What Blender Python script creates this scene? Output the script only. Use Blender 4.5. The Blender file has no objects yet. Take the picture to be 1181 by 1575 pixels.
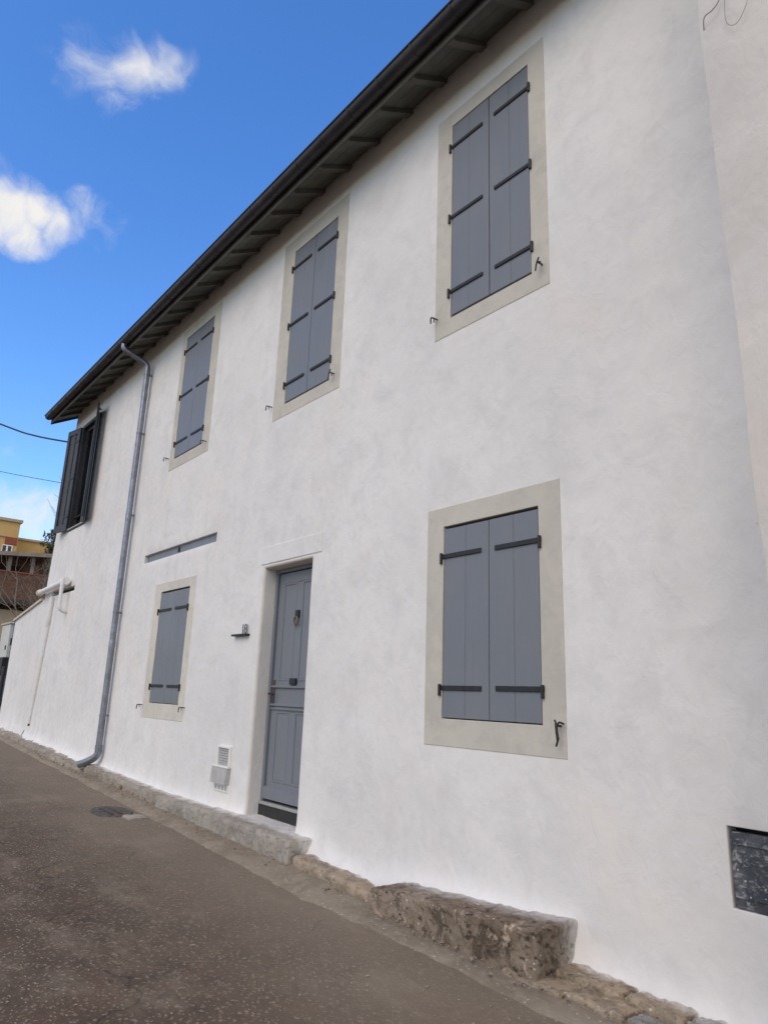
import bpy, bmesh, math, random
from mathutils import Vector, Matrix, noise

sc = bpy.context.scene
COL = sc.collection
R = math.radians

# ------------------------------------------------------------------ camera
FL = 1084.646 / 1181.0            # focal length / picture width
cam_d = bpy.data.cameras.new('camera')
cam = bpy.data.objects.new('camera', cam_d)
COL.objects.link(cam)
cam_d.sensor_fit = 'HORIZONTAL'
cam_d.sensor_width = 36.0
cam_d.lens = 36.0 * FL
cam_d.clip_start = 0.05
cam_d.clip_end = 3000
YAW, PITCH, ROLL = R(51.145), R(14.624), R(2.027)
fw = Vector((-math.sin(YAW) * math.cos(PITCH), math.cos(YAW) * math.cos(PITCH), math.sin(PITCH)))
rt0 = Vector((math.cos(YAW), math.sin(YAW), 0))
up0 = rt0.cross(fw)
rt = rt0 * math.cos(ROLL) + up0 * math.sin(ROLL)
up = -rt0 * math.sin(ROLL) + up0 * math.cos(ROLL)
m = Matrix((rt, up, -fw)).transposed().to_4x4()
m.translation = Vector((0, 0, 1.4))
cam.matrix_world = m
sc.camera = cam

# ------------------------------------------------------------------ light
SUN_DIR = Vector((0.26, -0.70, 0.66)).normalized()     # towards the added sun, put over the street to warm the blue ambient
SUN_EL = math.asin(SUN_DIR.z)
SUN_ROT = math.atan2(SUN_DIR.x, SUN_DIR.y)
fill_sun_d = bpy.data.lights.new('fill_sun', 'SUN')
fill_sun_d.energy = 0.9
fill_sun_d.angle = R(40)
fill_sun_d.color = (1.0, 0.78, 0.53)
fill_sun = bpy.data.objects.new('fill_sun', fill_sun_d)
COL.objects.link(fill_sun)
fill_sun.rotation_euler = (-SUN_DIR).to_track_quat('-Z', 'Y').to_euler()
fill_sun.location = SUN_DIR * 60

SKY_STRENGTH = 0.15
world = bpy.data.worlds.new('World')
sc.world = world
world.use_nodes = True
wn, wl = world.node_tree.nodes, world.node_tree.links
wn.clear()
w_out = wn.new('ShaderNodeOutputWorld')
w_bg = wn.new('ShaderNodeBackground')
w_bg.inputs['Strength'].default_value = SKY_STRENGTH
sky = wn.new('ShaderNodeTexSky')
sky.sky_type = 'NISHITA'
sky.sun_disc = False
sky.sun_elevation = SUN_EL
sky.sun_rotation = SUN_ROT
sky.altitude = 300
sky.air_density = 1.0
sky.dust_density = 0.6
sky.ozone_density = 2.5
w_hs = wn.new('ShaderNodeHueSaturation')
w_hs.inputs['Saturation'].default_value = 1.27
w_hs.inputs['Hue'].default_value = 0.508
w_hs.inputs['Value'].default_value = 1.4
wl.new(sky.outputs[0], w_hs.inputs['Color'])


def wmath(op, a, b=None, c=None, clamp=False):
    n = wn.new('ShaderNodeMath')
    n.operation = op
    n.use_clamp = clamp
    for i, v in enumerate((a, b, c)):
        if v is None:
            continue
        if isinstance(v, (int, float)):
            n.inputs[i].default_value = v
        else:
            wl.new(v, n.inputs[i])
    return n.outputs[0]


w_tc = wn.new('ShaderNodeTexCoord')
w_dir = w_tc.outputs['Generated']


def wnoise(scale, detail, rough, vec=w_dir, dist=0.0):
    n = wn.new('ShaderNodeTexNoise')
    n.inputs['Scale'].default_value = scale
    n.inputs['Detail'].default_value = detail
    n.inputs['Roughness'].default_value = rough
    n.inputs['Distortion'].default_value = dist
    wl.new(vec, n.inputs['Vector'])
    return n


wwarp = wnoise(7.0, 3, 0.55)
w_sub = wn.new('ShaderNodeVectorMath'); w_sub.operation = 'SUBTRACT'
wl.new(wwarp.outputs['Color'], w_sub.inputs[0]); w_sub.inputs[1].default_value = (0.5, 0.5, 0.5)
w_scl = wn.new('ShaderNodeVectorMath'); w_scl.operation = 'SCALE'
wl.new(w_sub.outputs[0], w_scl.inputs[0]); w_scl.inputs['Scale'].default_value = 0.13
w_add = wn.new('ShaderNodeVectorMath'); w_add.operation = 'ADD'
wl.new(w_dir, w_add.inputs[0]); wl.new(w_scl.outputs[0], w_add.inputs[1])
w_wdir = w_add.outputs[0]

PUFFS = [  # direction, angular radius, weight: the two drifting clouds and the bank low over the roofs
    ((-0.7185, 0.1270, 0.6838), .055, .50), ((-0.7076, 0.1685, 0.6862), .070, .80), ((-0.6906, 0.191, 0.6976), .058, .72),
    ((-0.7271, 0.1746, 0.6639), .050, .62), ((-0.7330, 0.1700, 0.6580), .045, .60), ((-0.7200, 0.1500, 0.6770), .060, .62),
    ((-0.8443, 0.0889, 0.5285), .072, 1.10), ((-0.8389, 0.1116, 0.5326), .066, 1.05), ((-0.8319, 0.1450, 0.5344), .052, .85),
    ((-0.850, 0.115, 0.514), .060, 1.05), ((-0.8560, 0.075, 0.511), .060, 1.0), ((-0.8020, 0.1960, 0.5640), .048, .62), ((-0.8060, 0.1720, 0.5660), .060, .62), ((-0.8160, 0.1640, 0.5540), .050, .60),
    ((-0.9572, 0.2077, 0.2017), .095, .80), ((-0.975, 0.14, 0.175), .10, .85), ((-0.955, 0.25, 0.165), .09, .8),
    ((-0.951, 0.15, 0.270), .045, .34),
]
w_m = None
for (p, r, wgt) in PUFFS:
    d = wn.new('ShaderNodeVectorMath'); d.operation = 'DISTANCE'
    wl.new(w_wdir, d.inputs[0]); d.inputs[1].default_value = Vector(p).normalized()
    mr = wn.new('ShaderNodeMapRange'); mr.interpolation_type = 'SMOOTHSTEP'
    wl.new(d.outputs['Value'], mr.inputs['Value'])
    mr.inputs['From Min'].default_value = 0.0; mr.inputs['From Max'].default_value = r
    mr.inputs['To Min'].default_value = wgt; mr.inputs['To Max'].default_value = 0.0
    w_m = mr.outputs[0] if w_m is None else wmath('MAXIMUM', w_m, mr.outputs[0])
# clouds over the rest of the sky, thickened out of view to whiten the ambient
w_map = wn.new('ShaderNodeMapping')
wl.new(w_dir, w_map.inputs['Vector'])
w_map.inputs['Location'].default_value = (3.7, 1.2, 0.4)
w_map.inputs['Scale'].default_value = (1, 1, 1.6)
wfield = wnoise(2.1, 3, 0.55, w_map.outputs[0])
wf = wn.new('ShaderNodeMapRange'); wf.interpolation_type = 'SMOOTHSTEP'
wl.new(wfield.outputs['Fac'], wf.inputs['Value'])
wf.inputs['From Min'].default_value = 0.36; wf.inputs['From Max'].default_value = 0.56
w_cd = wn.new('ShaderNodeVectorMath'); w_cd.operation = 'DISTANCE'      # the wide blue gap over the end of the house
wl.new(w_dir, w_cd.inputs[0]); w_cd.inputs[1].default_value = Vector((-0.80, 0.22, 0.56)).normalized()
w_open = wn.new('ShaderNodeMapRange'); w_open.interpolation_type = 'SMOOTHSTEP'
wl.new(w_cd.outputs['Value'], w_open.inputs['Value'])
w_open.inputs['From Min'].default_value = 0.50; w_open.inputs['From Max'].default_value = 0.95
wfine = wnoise(20.0, 4, 0.6, w_wdir)
w_f = wmath('MULTIPLY_ADD', wfine.outputs['Fac'], 2.0, -1.0)
w_c = wmath('MULTIPLY_ADD', w_f, 0.55, w_m)
w_s = wn.new('ShaderNodeMapRange'); w_s.interpolation_type = 'SMOOTHSTEP'
wl.new(w_c, w_s.inputs['Value'])
w_s.inputs['From Min'].default_value = 0.18; w_s.inputs['From Max'].default_value = 1.12
w_gate = wn.new('ShaderNodeMapRange')
wl.new(w_m, w_gate.inputs['Value'])
w_gate.inputs['From Min'].default_value = 0.0; w_gate.inputs['From Max'].default_value = 0.30
w_den = wmath('MULTIPLY', w_s.outputs[0], w_gate.outputs[0])
w_den = wmath('MAXIMUM', w_den, wmath('MULTIPLY', wf.outputs[0], w_open.outputs[0]), clamp=True)
w_mix = wn.new('ShaderNodeMix'); w_mix.data_type = 'RGBA'
wl.new(w_den, w_mix.inputs['Factor'])
wl.new(w_hs.outputs[0], w_mix.inputs['A'])
CLOUD = 4.35
w_mix.inputs['B'].default_value = (CLOUD * 1.0, CLOUD * 0.985, CLOUD * 0.96, 1)
wl.new(w_mix.outputs['Result'], w_bg.inputs['Color'])
wl.new(w_bg.outputs[0], w_out.inputs['Surface'])

sc.view_settings.view_transform = 'Standard'
sc.view_settings.look = 'None'
sc.view_settings.gamma = 1.0
sc.view_settings.use_curve_mapping = False
sc.view_settings.exposure = 0.46
sc.render.engine = 'CYCLES'
sc.cycles.max_bounces = 6
sc.cycles.diffuse_bounces = 3
sc.cycles.glossy_bounces = 2
sc.cycles.transmission_bounces = 3
sc.cycles.caustics_reflective = False
sc.cycles.caustics_refractive = False

# ------------------------------------------------------------------ materials
MATS = {}


class NT:
    def __init__(s, name):
        s.m = bpy.data.materials.new(name)
        s.m.use_nodes = True
        s.n, s.l = s.m.node_tree.nodes, s.m.node_tree.links
        s.b = s.n['Principled BSDF']
        s.pos = s.n.new('ShaderNodeNewGeometry').outputs['Position']
        MATS[name] = s.m

    def mapped(s, scale=(1, 1, 1), loc=(0, 0, 0), rot=(0, 0, 0)):
        mp = s.n.new('ShaderNodeMapping')
        mp.inputs['Scale'].default_value = scale
        mp.inputs['Location'].default_value = loc
        mp.inputs['Rotation'].default_value = rot
        s.l.new(s.pos, mp.inputs['Vector'])
        return mp.outputs[0]

    def noise(s, scale, detail=5, rough=0.55, vec=None, dist=0.0):
        t = s.n.new('ShaderNodeTexNoise')
        t.inputs['Scale'].default_value = scale
        t.inputs['Detail'].default_value = detail
        t.inputs['Roughness'].default_value = rough
        t.inputs['Distortion'].default_value = dist
        s.l.new(vec or s.pos, t.inputs['Vector'])
        return t.outputs['Fac']

    def voro(s, scale, feature='F1', vec=None, rnd=1.0, out='Distance'):
        t = s.n.new('ShaderNodeTexVoronoi')
        t.feature = feature
        t.inputs['Scale'].default_value = scale
        t.inputs['Randomness'].default_value = rnd
        s.l.new(vec or s.pos, t.inputs['Vector'])
        return t.outputs[out]

    def rng(s, v, a, b, c=0.0, d=1.0, smooth=True):
        t = s.n.new('ShaderNodeMapRange')
        if smooth:
            t.interpolation_type = 'SMOOTHSTEP'
        s.l.new(v, t.inputs['Value'])
        for k, x in zip(('From Min', 'From Max', 'To Min', 'To Max'), (a, b, c, d)):
            t.inputs[k].default_value = x
        return t.outputs[0]

    def math(s, op, a, b=None, c=None):
        t = s.n.new('ShaderNodeMath')
        t.operation = op
        for i, v in enumerate((a, b, c)):
            if v is None:
                continue
            if isinstance(v, (int, float)):
                t.inputs[i].default_value = v
            else:
                s.l.new(v, t.inputs[i])
        return t.outputs[0]

    def mix(s, f, a, b):
        t = s.n.new('ShaderNodeMix')
        t.data_type = 'RGBA'
        if isinstance(f, (int, float)):
            t.inputs['Factor'].default_value = f
        else:
            s.l.new(f, t.inputs['Factor'])
        for k, v in (('A', a), ('B', b)):
            if isinstance(v, tuple):
                t.inputs[k].default_value = (*v, 1)
            else:
                s.l.new(v, t.inputs[k])
        return t.outputs['Result']

    def xyz(s):
        t = s.n.new('ShaderNodeSeparateXYZ')
        s.l.new(s.pos, t.inputs[0])
        return t.outputs

    def bump(s, h, strength, dist):
        t = s.n.new('ShaderNodeBump')
        t.inputs['Strength'].default_value = strength
        t.inputs['Distance'].default_value = dist
        s.l.new(h, t.inputs['Height'])
        if s.b.inputs['Normal'].is_linked:
            s.l.new(s.b.inputs['Normal'].links[0].from_socket, t.inputs['Normal'])
        s.l.new(t.outputs[0], s.b.inputs['Normal'])

    def col(s, c):
        if isinstance(c, tuple):
            s.b.inputs['Base Color'].default_value = (*c, 1)
        else:
            s.l.new(c, s.b.inputs['Base Color'])

    def set(s, rough=0.8, metal=0.0, spec=0.5):
        if isinstance(rough, (int, float)):
            s.b.inputs['Roughness'].default_value = rough
        else:
            s.l.new(rough, s.b.inputs['Roughness'])
        s.b.inputs['Metallic'].default_value = metal
        s.b.inputs['Specular IOR Level'].default_value = spec


def plaster(name, base, stain, warm, k=1.0, streak=True):
    t = NT(name)
    a = t.rng(t.noise(0.55, 4, 0.6), 0.35, 0.72)
    c = t.mix(t.math('MULTIPLY', a, 0.45 * k), base, stain)
    b = t.rng(t.noise(3.1, 5, 0.62, dist=0.6), 0.42, 0.75)
    c = t.mix(t.math('MULTIPLY', b, 0.48 * k), c, stain)
    b2 = t.rng(t.noise(7.5, 4, 0.6, t.mapped(loc=(2, 7, 4), scale=(1, 1, 0.8)), dist=1.0), 0.47, 0.66)
    c = t.mix(t.math('MULTIPLY', t.math('MULTIPLY', b2, t.rng(t.noise(0.8, 2, 0.5, t.mapped(loc=(9, 1, 2))), 0.35, 0.65, 0.25, 1.0)), 0.32 * k), c, stain)
    w = t.rng(t.noise(0.9, 3, 0.6, t.mapped(loc=(5, 3, 1))), 0.5, 0.75)
    c = t.mix(t.math('MULTIPLY', w, 0.5 * k), c, warm)
    if streak:
        st = t.rng(t.noise(1.0, 5, 0.6, t.mapped(scale=(7.0, 3.0, 0.55))), 0.5, 0.78)
        xr = t.rng(t.xyz()[0], -9.0, -5.0, 1.0, 0.25)
        c = t.mix(t.math('MULTIPLY', t.math('MULTIPLY', st, xr), 0.5 * k), c, stain)
    sp = t.rng(t.voro(2.3), 0.012, 0.03, 1.0, 0.0)
    spn = t.math('MULTIPLY', sp, t.rng(t.noise(1.7, 2), 0.52, 0.6))
    c = t.mix(t.math('MULTIPLY', spn, 0.55), c, (0.22, 0.2, 0.18))
    t.col(c)
    t.set(0.9, spec=0.25)
    tr = t.noise(1.0, 3, 0.6, t.mapped(scale=(9, 9, 5), rot=(0, 0.6, 0)), dist=1.2)
    hh = t.math('MULTIPLY_ADD', t.noise(2.2, 3, 0.6), 1.2, t.math('MULTIPLY_ADD', tr, 0.42, t.math('MULTIPLY', t.noise(70, 2, 0.7), 0.05)))
    t.bump(hh, 0.45, 0.03)
    return t


plaster('white_render', (0.805, 0.785, 0.752), (0.625, 0.612, 0.592), (0.80, 0.74, 0.675))
plaster('beige_render', (0.70, 0.66, 0.61), (0.58, 0.55, 0.50), (0.70, 0.63, 0.555), 1.2)


def painted_cement(name, k):
    t = NT(name)
    a = t.rng(t.noise(1.6, 5, 0.6), 0.35, 0.7)
    c = t.mix(a, tuple(v * k for v in (0.58, 0.545, 0.47)), tuple(v * k for v in (0.50, 0.472, 0.41)))
    b = t.rng(t.noise(5, 5, 0.68, dist=0.8), 0.46, 0.7)
    c = t.mix(t.math('MULTIPLY', b, 0.5), c, tuple(v * k for v in (0.64, 0.595, 0.51)))
    d = t.rng(t.noise(8, 5, 0.7, t.mapped(loc=(4, 4, 1)), dist=0.5), 0.5, 0.68)
    c = t.mix(t.math('MULTIPLY', d, 0.4), c, tuple(v * k for v in (0.43, 0.41, 0.365)))
    t.col(c)
    t.set(0.88, spec=0.25)
    hh = t.math('MULTIPLY_ADD', t.noise(80, 2, 0.6), 0.15, t.noise(9, 4, 0.6))
    t.bump(hh, 0.35, 0.008)


painted_cement('cement_surround', 1.0)
painted_cement('pale_surround', 1.15)


def blue_paint():
    t = NT('blue_grey_paint')
    a = t.rng(t.noise(2.0, 4, 0.6), 0.35, 0.7)
    c = t.mix(a, (0.174, 0.192, 0.217), (0.194, 0.208, 0.230))
    g = t.rng(t.noise(1.0, 4, 0.6, t.mapped(scale=(40, 40, 1.6))), 0.5, 0.75)
    c = t.mix(t.math('MULTIPLY', g, 0.25), c, (0.130, 0.142, 0.170))
    fd = t.rng(t.noise(1.3, 4, 0.6, t.mapped(scale=(5, 5, 1.2), loc=(2, 2, 3))), 0.45, 0.75)
    c = t.mix(t.math('MULTIPLY', fd, 0.45), c, (0.205, 0.218, 0.238))
    du = t.rng(t.noise(26, 4, 0.7), 0.62, 0.72)
    c = t.mix(t.math('MULTIPLY', du, 0.35), c, (0.26, 0.265, 0.275))
    t.col(c)
    t.set(t.rng(a, 0, 1, 0.42, 0.6), spec=0.4)
    t.bump(t.noise(1.0, 5, 0.6, t.mapped(scale=(60, 60, 2.2))), 0.18, 0.0025)


blue_paint()


def simple(name, c1, c2, rough=0.7, metal=0.0, ns=8.0, bump=0.15, bd=0.004, spec=0.5, bs=30.0):
    t = NT(name)
    a = t.rng(t.noise(ns, 5, 0.6), 0.35, 0.7)
    t.col(t.mix(a, c1, c2))
    t.set(rough, metal, spec)
    if bump:
        t.bump(t.noise(bs, 4, 0.6), bump, bd)
    return t


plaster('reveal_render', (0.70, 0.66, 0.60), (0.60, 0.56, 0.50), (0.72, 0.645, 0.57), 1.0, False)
simple('cover_iron', (0.050, 0.042, 0.035), (0.115, 0.092, 0.072), 0.75, 0, 18, 0.5, 0.006)
simple('cable_grey', (0.16, 0.15, 0.14), (0.22, 0.21, 0.19), 0.7, 0, 5, 0, 0)
simple('black_iron', (0.012, 0.012, 0.013), (0.022, 0.020, 0.019), 0.55, 0.0, 20, 0.3, 0.002)
simple('rusty_iron', (0.06, 0.05, 0.045), (0.10, 0.08, 0.065), 0.7, 0.0, 40, 0.3, 0.002)
simple('dark_shutter', (0.020, 0.021, 0.026), (0.035, 0.033, 0.036), 0.5, 0, 6, 0.15, 0.003)
simple('gutter_metal', (0.022, 0.020, 0.022), (0.040, 0.036, 0.038), 0.45, 0.2, 5, 0.15, 0.003)
simple('eave_wood', (0.10, 0.098, 0.084), (0.145, 0.138, 0.118), 0.8, 0, 4, 0.25, 0.004)
simple('roof_tile', (0.25, 0.11, 0.06), (0.34, 0.17, 0.10), 0.85, 0, 3, 0.3, 0.01)
simple('white_plastic', (0.82, 0.81, 0.77), (0.78, 0.77, 0.73), 0.45, 0, 6, 0.05, 0.002)
simple('vent_grey', (0.47, 0.46, 0.44), (0.40, 0.39, 0.37), 0.6, 0, 12, 0.1, 0.002)
simple('pale_sheet', (0.75, 0.76, 0.78), (0.66, 0.67, 0.70), 0.9, 0, 5, 0.1, 0.004)
simple('room_dark', (0.012, 0.012, 0.012), (0.02, 0.02, 0.02), 0.9, 0, 3, 0, 0)
simple('threshold_black', (0.012, 0.012, 0.012), (0.026, 0.025, 0.024), 0.5, 0, 9, 0.3, 0.004)
simple('sill_grey', (0.34, 0.34, 0.33), (0.28, 0.28, 0.27), 0.7, 0, 9, 0.2, 0.003)
simple('brass', (0.22, 0.18, 0.10), (0.12, 0.10, 0.07), 0.45, 0.6, 30, 0.2, 0.002)
simple('number_metal', (0.10, 0.10, 0.095), (0.15, 0.15, 0.14), 0.45, 0.3, 30, 0.1, 0.001)
simple('cable_black', (0.03, 0.03, 0.035), (0.05, 0.05, 0.055), 0.6, 0, 5, 0, 0)
simple('bark', (0.13, 0.095, 0.065), (0.21, 0.165, 0.12), 0.9, 0, 12, 0.5, 0.02)
simple('yellow_render', (0.58, 0.36, 0.12), (0.64, 0.41, 0.15), 0.9, 0, 0.8, 0.1, 0.01)
simple('red_panel', (0.26, 0.07, 0.03), (0.30, 0.085, 0.035), 0.8, 0, 2, 0.1, 0.01)
simple('ochre_render', (0.50, 0.38, 0.24), (0.42, 0.32, 0.20), 0.9, 0, 1.2, 0.1, 0.01)
simple('brown_brick', (0.115, 0.060, 0.038), (0.19, 0.105, 0.066), 0.9, 0, 7, 0.3, 0.02)
simple('dark_timber', (0.05, 0.038, 0.03), (0.08, 0.06, 0.045), 0.85, 0, 5, 0.2, 0.01)
simple('slab_grey', (0.26, 0.215, 0.165), (0.32, 0.27, 0.21), 0.9, 0, 2, 0.2, 0.01)
simple('leaf_green', (0.035, 0.055, 0.022), (0.065, 0.085, 0.035), 0.6, 0, 6, 0, 0)
simple('leaf_orange', (0.22, 0.10, 0.03), (0.14, 0.075, 0.03), 0.7, 0, 6, 0, 0)
simple('pale_cabinet', (0.55, 0.55, 0.50), (0.62, 0.62, 0.58), 0.6, 0, 3, 0.05, 0.002)
simple('cream_coping', (0.62, 0.57, 0.47), (0.50, 0.46, 0.38), 0.85, 0, 6, 0.2, 0.004)
simple('debris', (0.38, 0.33, 0.27), (0.24, 0.19, 0.14), 0.85, 0, 9, 0, 0)


def zinc():
    t = NT('zinc')
    a = t.rng(t.noise(9, 5, 0.7), 0.35, 0.7)
    t.col(t.mix(a, (0.27, 0.28, 0.305), (0.19, 0.20, 0.225)))
    t.set(t.rng(a, 0, 1, 0.30, 0.45), 0.65)
    t.bump(t.noise(5, 3), 0.2, 0.006)


zinc()


def glass():
    t = NT('window_glass')
    t.col((0.02, 0.025, 0.03))
    t.set(0.03, 0, 0.8)
    t.b.inputs['Transmission Weight'].default_value = 0.5
    t.b.inputs['IOR'].default_value = 1.5


glass()


def clear_glass():
    t = NT('clear_glass')
    tr = t.n.new('ShaderNodeBsdfTransparent')
    gl = t.n.new('ShaderNodeBsdfGlossy')
    gl.inputs['Roughness'].default_value = 0.03
    fr = t.n.new('ShaderNodeFresnel')
    fr.inputs['IOR'].default_value = 1.5
    mx = t.n.new('ShaderNodeMixShader')
    t.l.new(fr.outputs[0], mx.inputs[0])
    t.l.new(tr.outputs[0], mx.inputs[1])
    t.l.new(gl.outputs[0], mx.inputs[2])
    t.l.new(mx.outputs[0], t.n['Material Output'].inputs['Surface'])


clear_glass()


def asphalt():
    t = NT('asphalt')
    vc = t.mapped(scale=(1, 1, 1))
    a = t.rng(t.noise(0.8, 5, 0.6), 0.35, 0.7)
    c = t.mix(a, (0.092, 0.065, 0.043), (0.126, 0.092, 0.062))
    b = t.rng(t.noise(4.5, 6, 0.7), 0.4, 0.7)
    c = t.mix(t.math('MULTIPLY', b, 0.6), c, (0.056, 0.040, 0.028))
    # aggregate
    va = t.n.new('ShaderNodeTexVoronoi')
    va.inputs['Scale'].default_value = 75
    t.l.new(t.pos, va.inputs['Vector'])
    sep = t.n.new('ShaderNodeSeparateColor')
    t.l.new(va.outputs['Color'], sep.inputs[0])
    lt = t.rng(sep.outputs[0], 0.80, 0.98)
    c = t.mix(t.math('MULTIPLY', lt, 0.72), c, (0.27, 0.215, 0.17))
    dk = t.rng(sep.outputs[1], 0.75, 0.98)
    c = t.mix(t.math('MULTIPLY', dk, 0.45), c, (0.06, 0.046, 0.038))
    # worn pale chips, bigger and sparse
    vb = t.n.new('ShaderNodeTexVoronoi')
    vb.inputs['Scale'].default_value = 44
    t.l.new(t.mapped(scale=(0.55, 1.25, 1), rot=(0, 0, 0.5)), vb.inputs['Vector'])
    sb = t.n.new('ShaderNodeSeparateColor')
    t.l.new(vb.outputs['Color'], sb.inputs[0])
    chip = t.math('MULTIPLY', t.rng(vb.outputs['Distance'], 0.16, 0.30, 1, 0), t.rng(sb.outputs[0], 0.48, 0.75))
    chip = t.math('MULTIPLY', chip, t.rng(t.noise(1.3, 3), 0.30, 0.58))
    c = t.mix(t.math('MULTIPLY', chip, 0.62), c, (0.46, 0.385, 0.30))
    # reddish gravel tint
    rd = t.rng(t.noise(2.2, 3, 0.5, t.mapped(loc=(8, 2, 0))), 0.48, 0.7)
    c = t.mix(t.math('MULTIPLY', rd, 0.35), c, (0.135, 0.078, 0.056))
    # cracks: distorted cell edges, only along some of them
    wv = t.n.new('ShaderNodeVectorMath'); wv.operation = 'ADD'
    nz = t.n.new('ShaderNodeTexNoise'); nz.inputs['Scale'].default_value = 2.2; nz.inputs['Detail'].default_value = 5
    t.l.new(t.pos, nz.inputs['Vector'])
    ns = t.n.new('ShaderNodeVectorMath'); ns.operation = 'SCALE'; ns.inputs['Scale'].default_value = 0.55
    t.l.new(nz.outputs['Color'], ns.inputs[0])
    t.l.new(t.pos, wv.inputs[0]); t.l.new(ns.outputs[0], wv.inputs[1])
    e = t.voro(0.62, 'DISTANCE_TO_EDGE', wv.outputs[0])
    cr = t.rng(e, 0.002, 0.007, 1, 0)
    cr = t.math('MULTIPLY', cr, t.rng(t.noise(0.9, 3, 0.5, t.mapped(loc=(3, 9, 0))), 0.46, 0.56))
    c = t.mix(t.math('MULTIPLY', cr, 0.6), c, (0.035, 0.028, 0.023))
    # dusty pale band along the foot of the house
    y = t.math('ADD', t.xyz()[1], t.math('MULTIPLY', t.math('SUBTRACT', t.noise(1.4, 5, 0.6), 0.5), 0.9))
    du = t.rng(y, 1.5, 3.1)
    c = t.mix(t.math('MULTIPLY', du, 0.68), c, (0.240, 0.197, 0.147))
    lg = t.rng(t.noise(1.0, 5, 0.7, t.mapped(loc=(1, 4, 0), scale=(0.8, 1.6, 1))), 0.5, 0.72)
    c = t.mix(t.math('MULTIPLY', lg, 0.62), c, (0.25, 0.205, 0.153))
    t.col(c)
    t.set(0.9, spec=0.3)
    hh = t.math('MULTIPLY_ADD', va.outputs['Distance'], 0.25, t.math('MULTIPLY_ADD', t.noise(160, 2, 0.7), 0.2, t.noise(6, 4, 0.6)))
    hh = t.math('MULTIPLY_ADD', cr, -0.5, hh)
    t.bump(hh, 0.6, 0.016)


asphalt()


def concrete(name, c1, c2, c3, white=0.0, wy0=3.42, wy1=3.56, bscale=1.0, spk=0.6, vein=0.0):
    t = NT(name)
    a = t.rng(t.noise(2.4, 5, 0.65), 0.35, 0.68)
    c = t.mix(a, c1, c2)
    b = t.rng(t.noise(9, 6, 0.7, dist=0.8), 0.45, 0.7)
    c = t.mix(t.math('MULTIPLY', b, 0.65), c, c3)
    s = t.n.new('ShaderNodeTexVoronoi'); s.inputs['Scale'].default_value = 38
    t.l.new(t.pos, s.inputs['Vector'])
    sc_ = t.n.new('ShaderNodeSeparateColor'); t.l.new(s.outputs['Color'], sc_.inputs[0])
    sp = t.math('MULTIPLY', t.rng(s.outputs['Distance'], 0.15, 0.32, 1, 0), t.rng(sc_.outputs[0], 0.8, 0.92))
    c = t.mix(t.math('MULTIPLY', sp, spk), c, (0.62, 0.58, 0.52))
    if vein:      # broken edges, lichen rims and pits
        n1 = t.noise(17, 4, 0.7)
        pit = t.rng(t.noise(21, 4, 0.65, t.mapped(scale=(0.8, 1, 1.2), loc=(3, 1, 2))), 0.34, 0.45, 1, 0)
        pit = t.math('MAXIMUM', pit, t.math('MULTIPLY', t.rng(t.noise(5.5, 5, 0.7, t.mapped(loc=(7, 2, 5)), dist=1.0), 0.36, 0.47, 1, 0), 0.8))
        c = t.mix(t.math('MULTIPLY', pit, vein), c, tuple(v * 0.55 for v in c3))
        rim = t.math('MULTIPLY', t.rng(n1, 0.56, 0.66), t.rng(t.noise(4.5, 3), 0.45, 0.6))
        c = t.mix(t.math('MULTIPLY', rim, vein), c, tuple(min(0.6, v * 1.9) for v in c2))
        t.bump(t.math('MULTIPLY', pit, -1.0), 0.7, 0.010)
    if white:     # splashes of wall paint left on the stone next to the wall
        y = t.math('ADD', t.xyz()[1], t.math('MULTIPLY', t.math('SUBTRACT', t.noise(7, 6, 0.65), 0.5), 0.32))
        w = t.rng(y, wy0, wy1)
        c = t.mix(t.math('MULTIPLY', w, white), c, (0.74, 0.72, 0.69))
    t.col(c)
    t.set(0.92, spec=0.25)
    t.bump(t.noise(14, 6, 0.7), 0.6 * bscale, 0.02)
    t.bump(t.noise(60, 4, 0.7), 0.5 * bscale, 0.005)


concrete('gutter_concrete', (0.275, 0.230, 0.175), (0.215, 0.176, 0.130), (0.34, 0.29, 0.225))
concrete('plinth_concrete', (0.36, 0.32, 0.265), (0.27, 0.235, 0.19), (0.18, 0.148, 0.112), 0.9, 3.44, 3.60, 1.0, 0.6, 0.22)
concrete('step_concrete', (0.40, 0.365, 0.315), (0.31, 0.28, 0.24), (0.23, 0.20, 0.16), 0.85, 3.43, 3.58, 0.7, 0.5, 0.12)
concrete('tan_stone', (0.38, 0.305, 0.22), (0.30, 0.245, 0.185), (0.17, 0.13, 0.095), 0.85, 3.46, 3.60, 1.2, 0.8, 0.3)
concrete('grey_rubble', (0.36, 0.34, 0.32), (0.22, 0.205, 0.19), (0.48, 0.46, 0.43), 0.8, 3.46, 3.60, 1.6, 0.8, 0.7)
concrete('brown_stone', (0.165, 0.118, 0.080), (0.31, 0.25, 0.19), (0.085, 0.058, 0.040), 0.8, 3.36, 3.62, 1.8, 0.95, 0.85)
concrete('broken_stone', (0.27, 0.21, 0.15), (0.32, 0.275, 0.215), (0.16, 0.12, 0.085), 0, 0, 1, 1.5)


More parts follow.
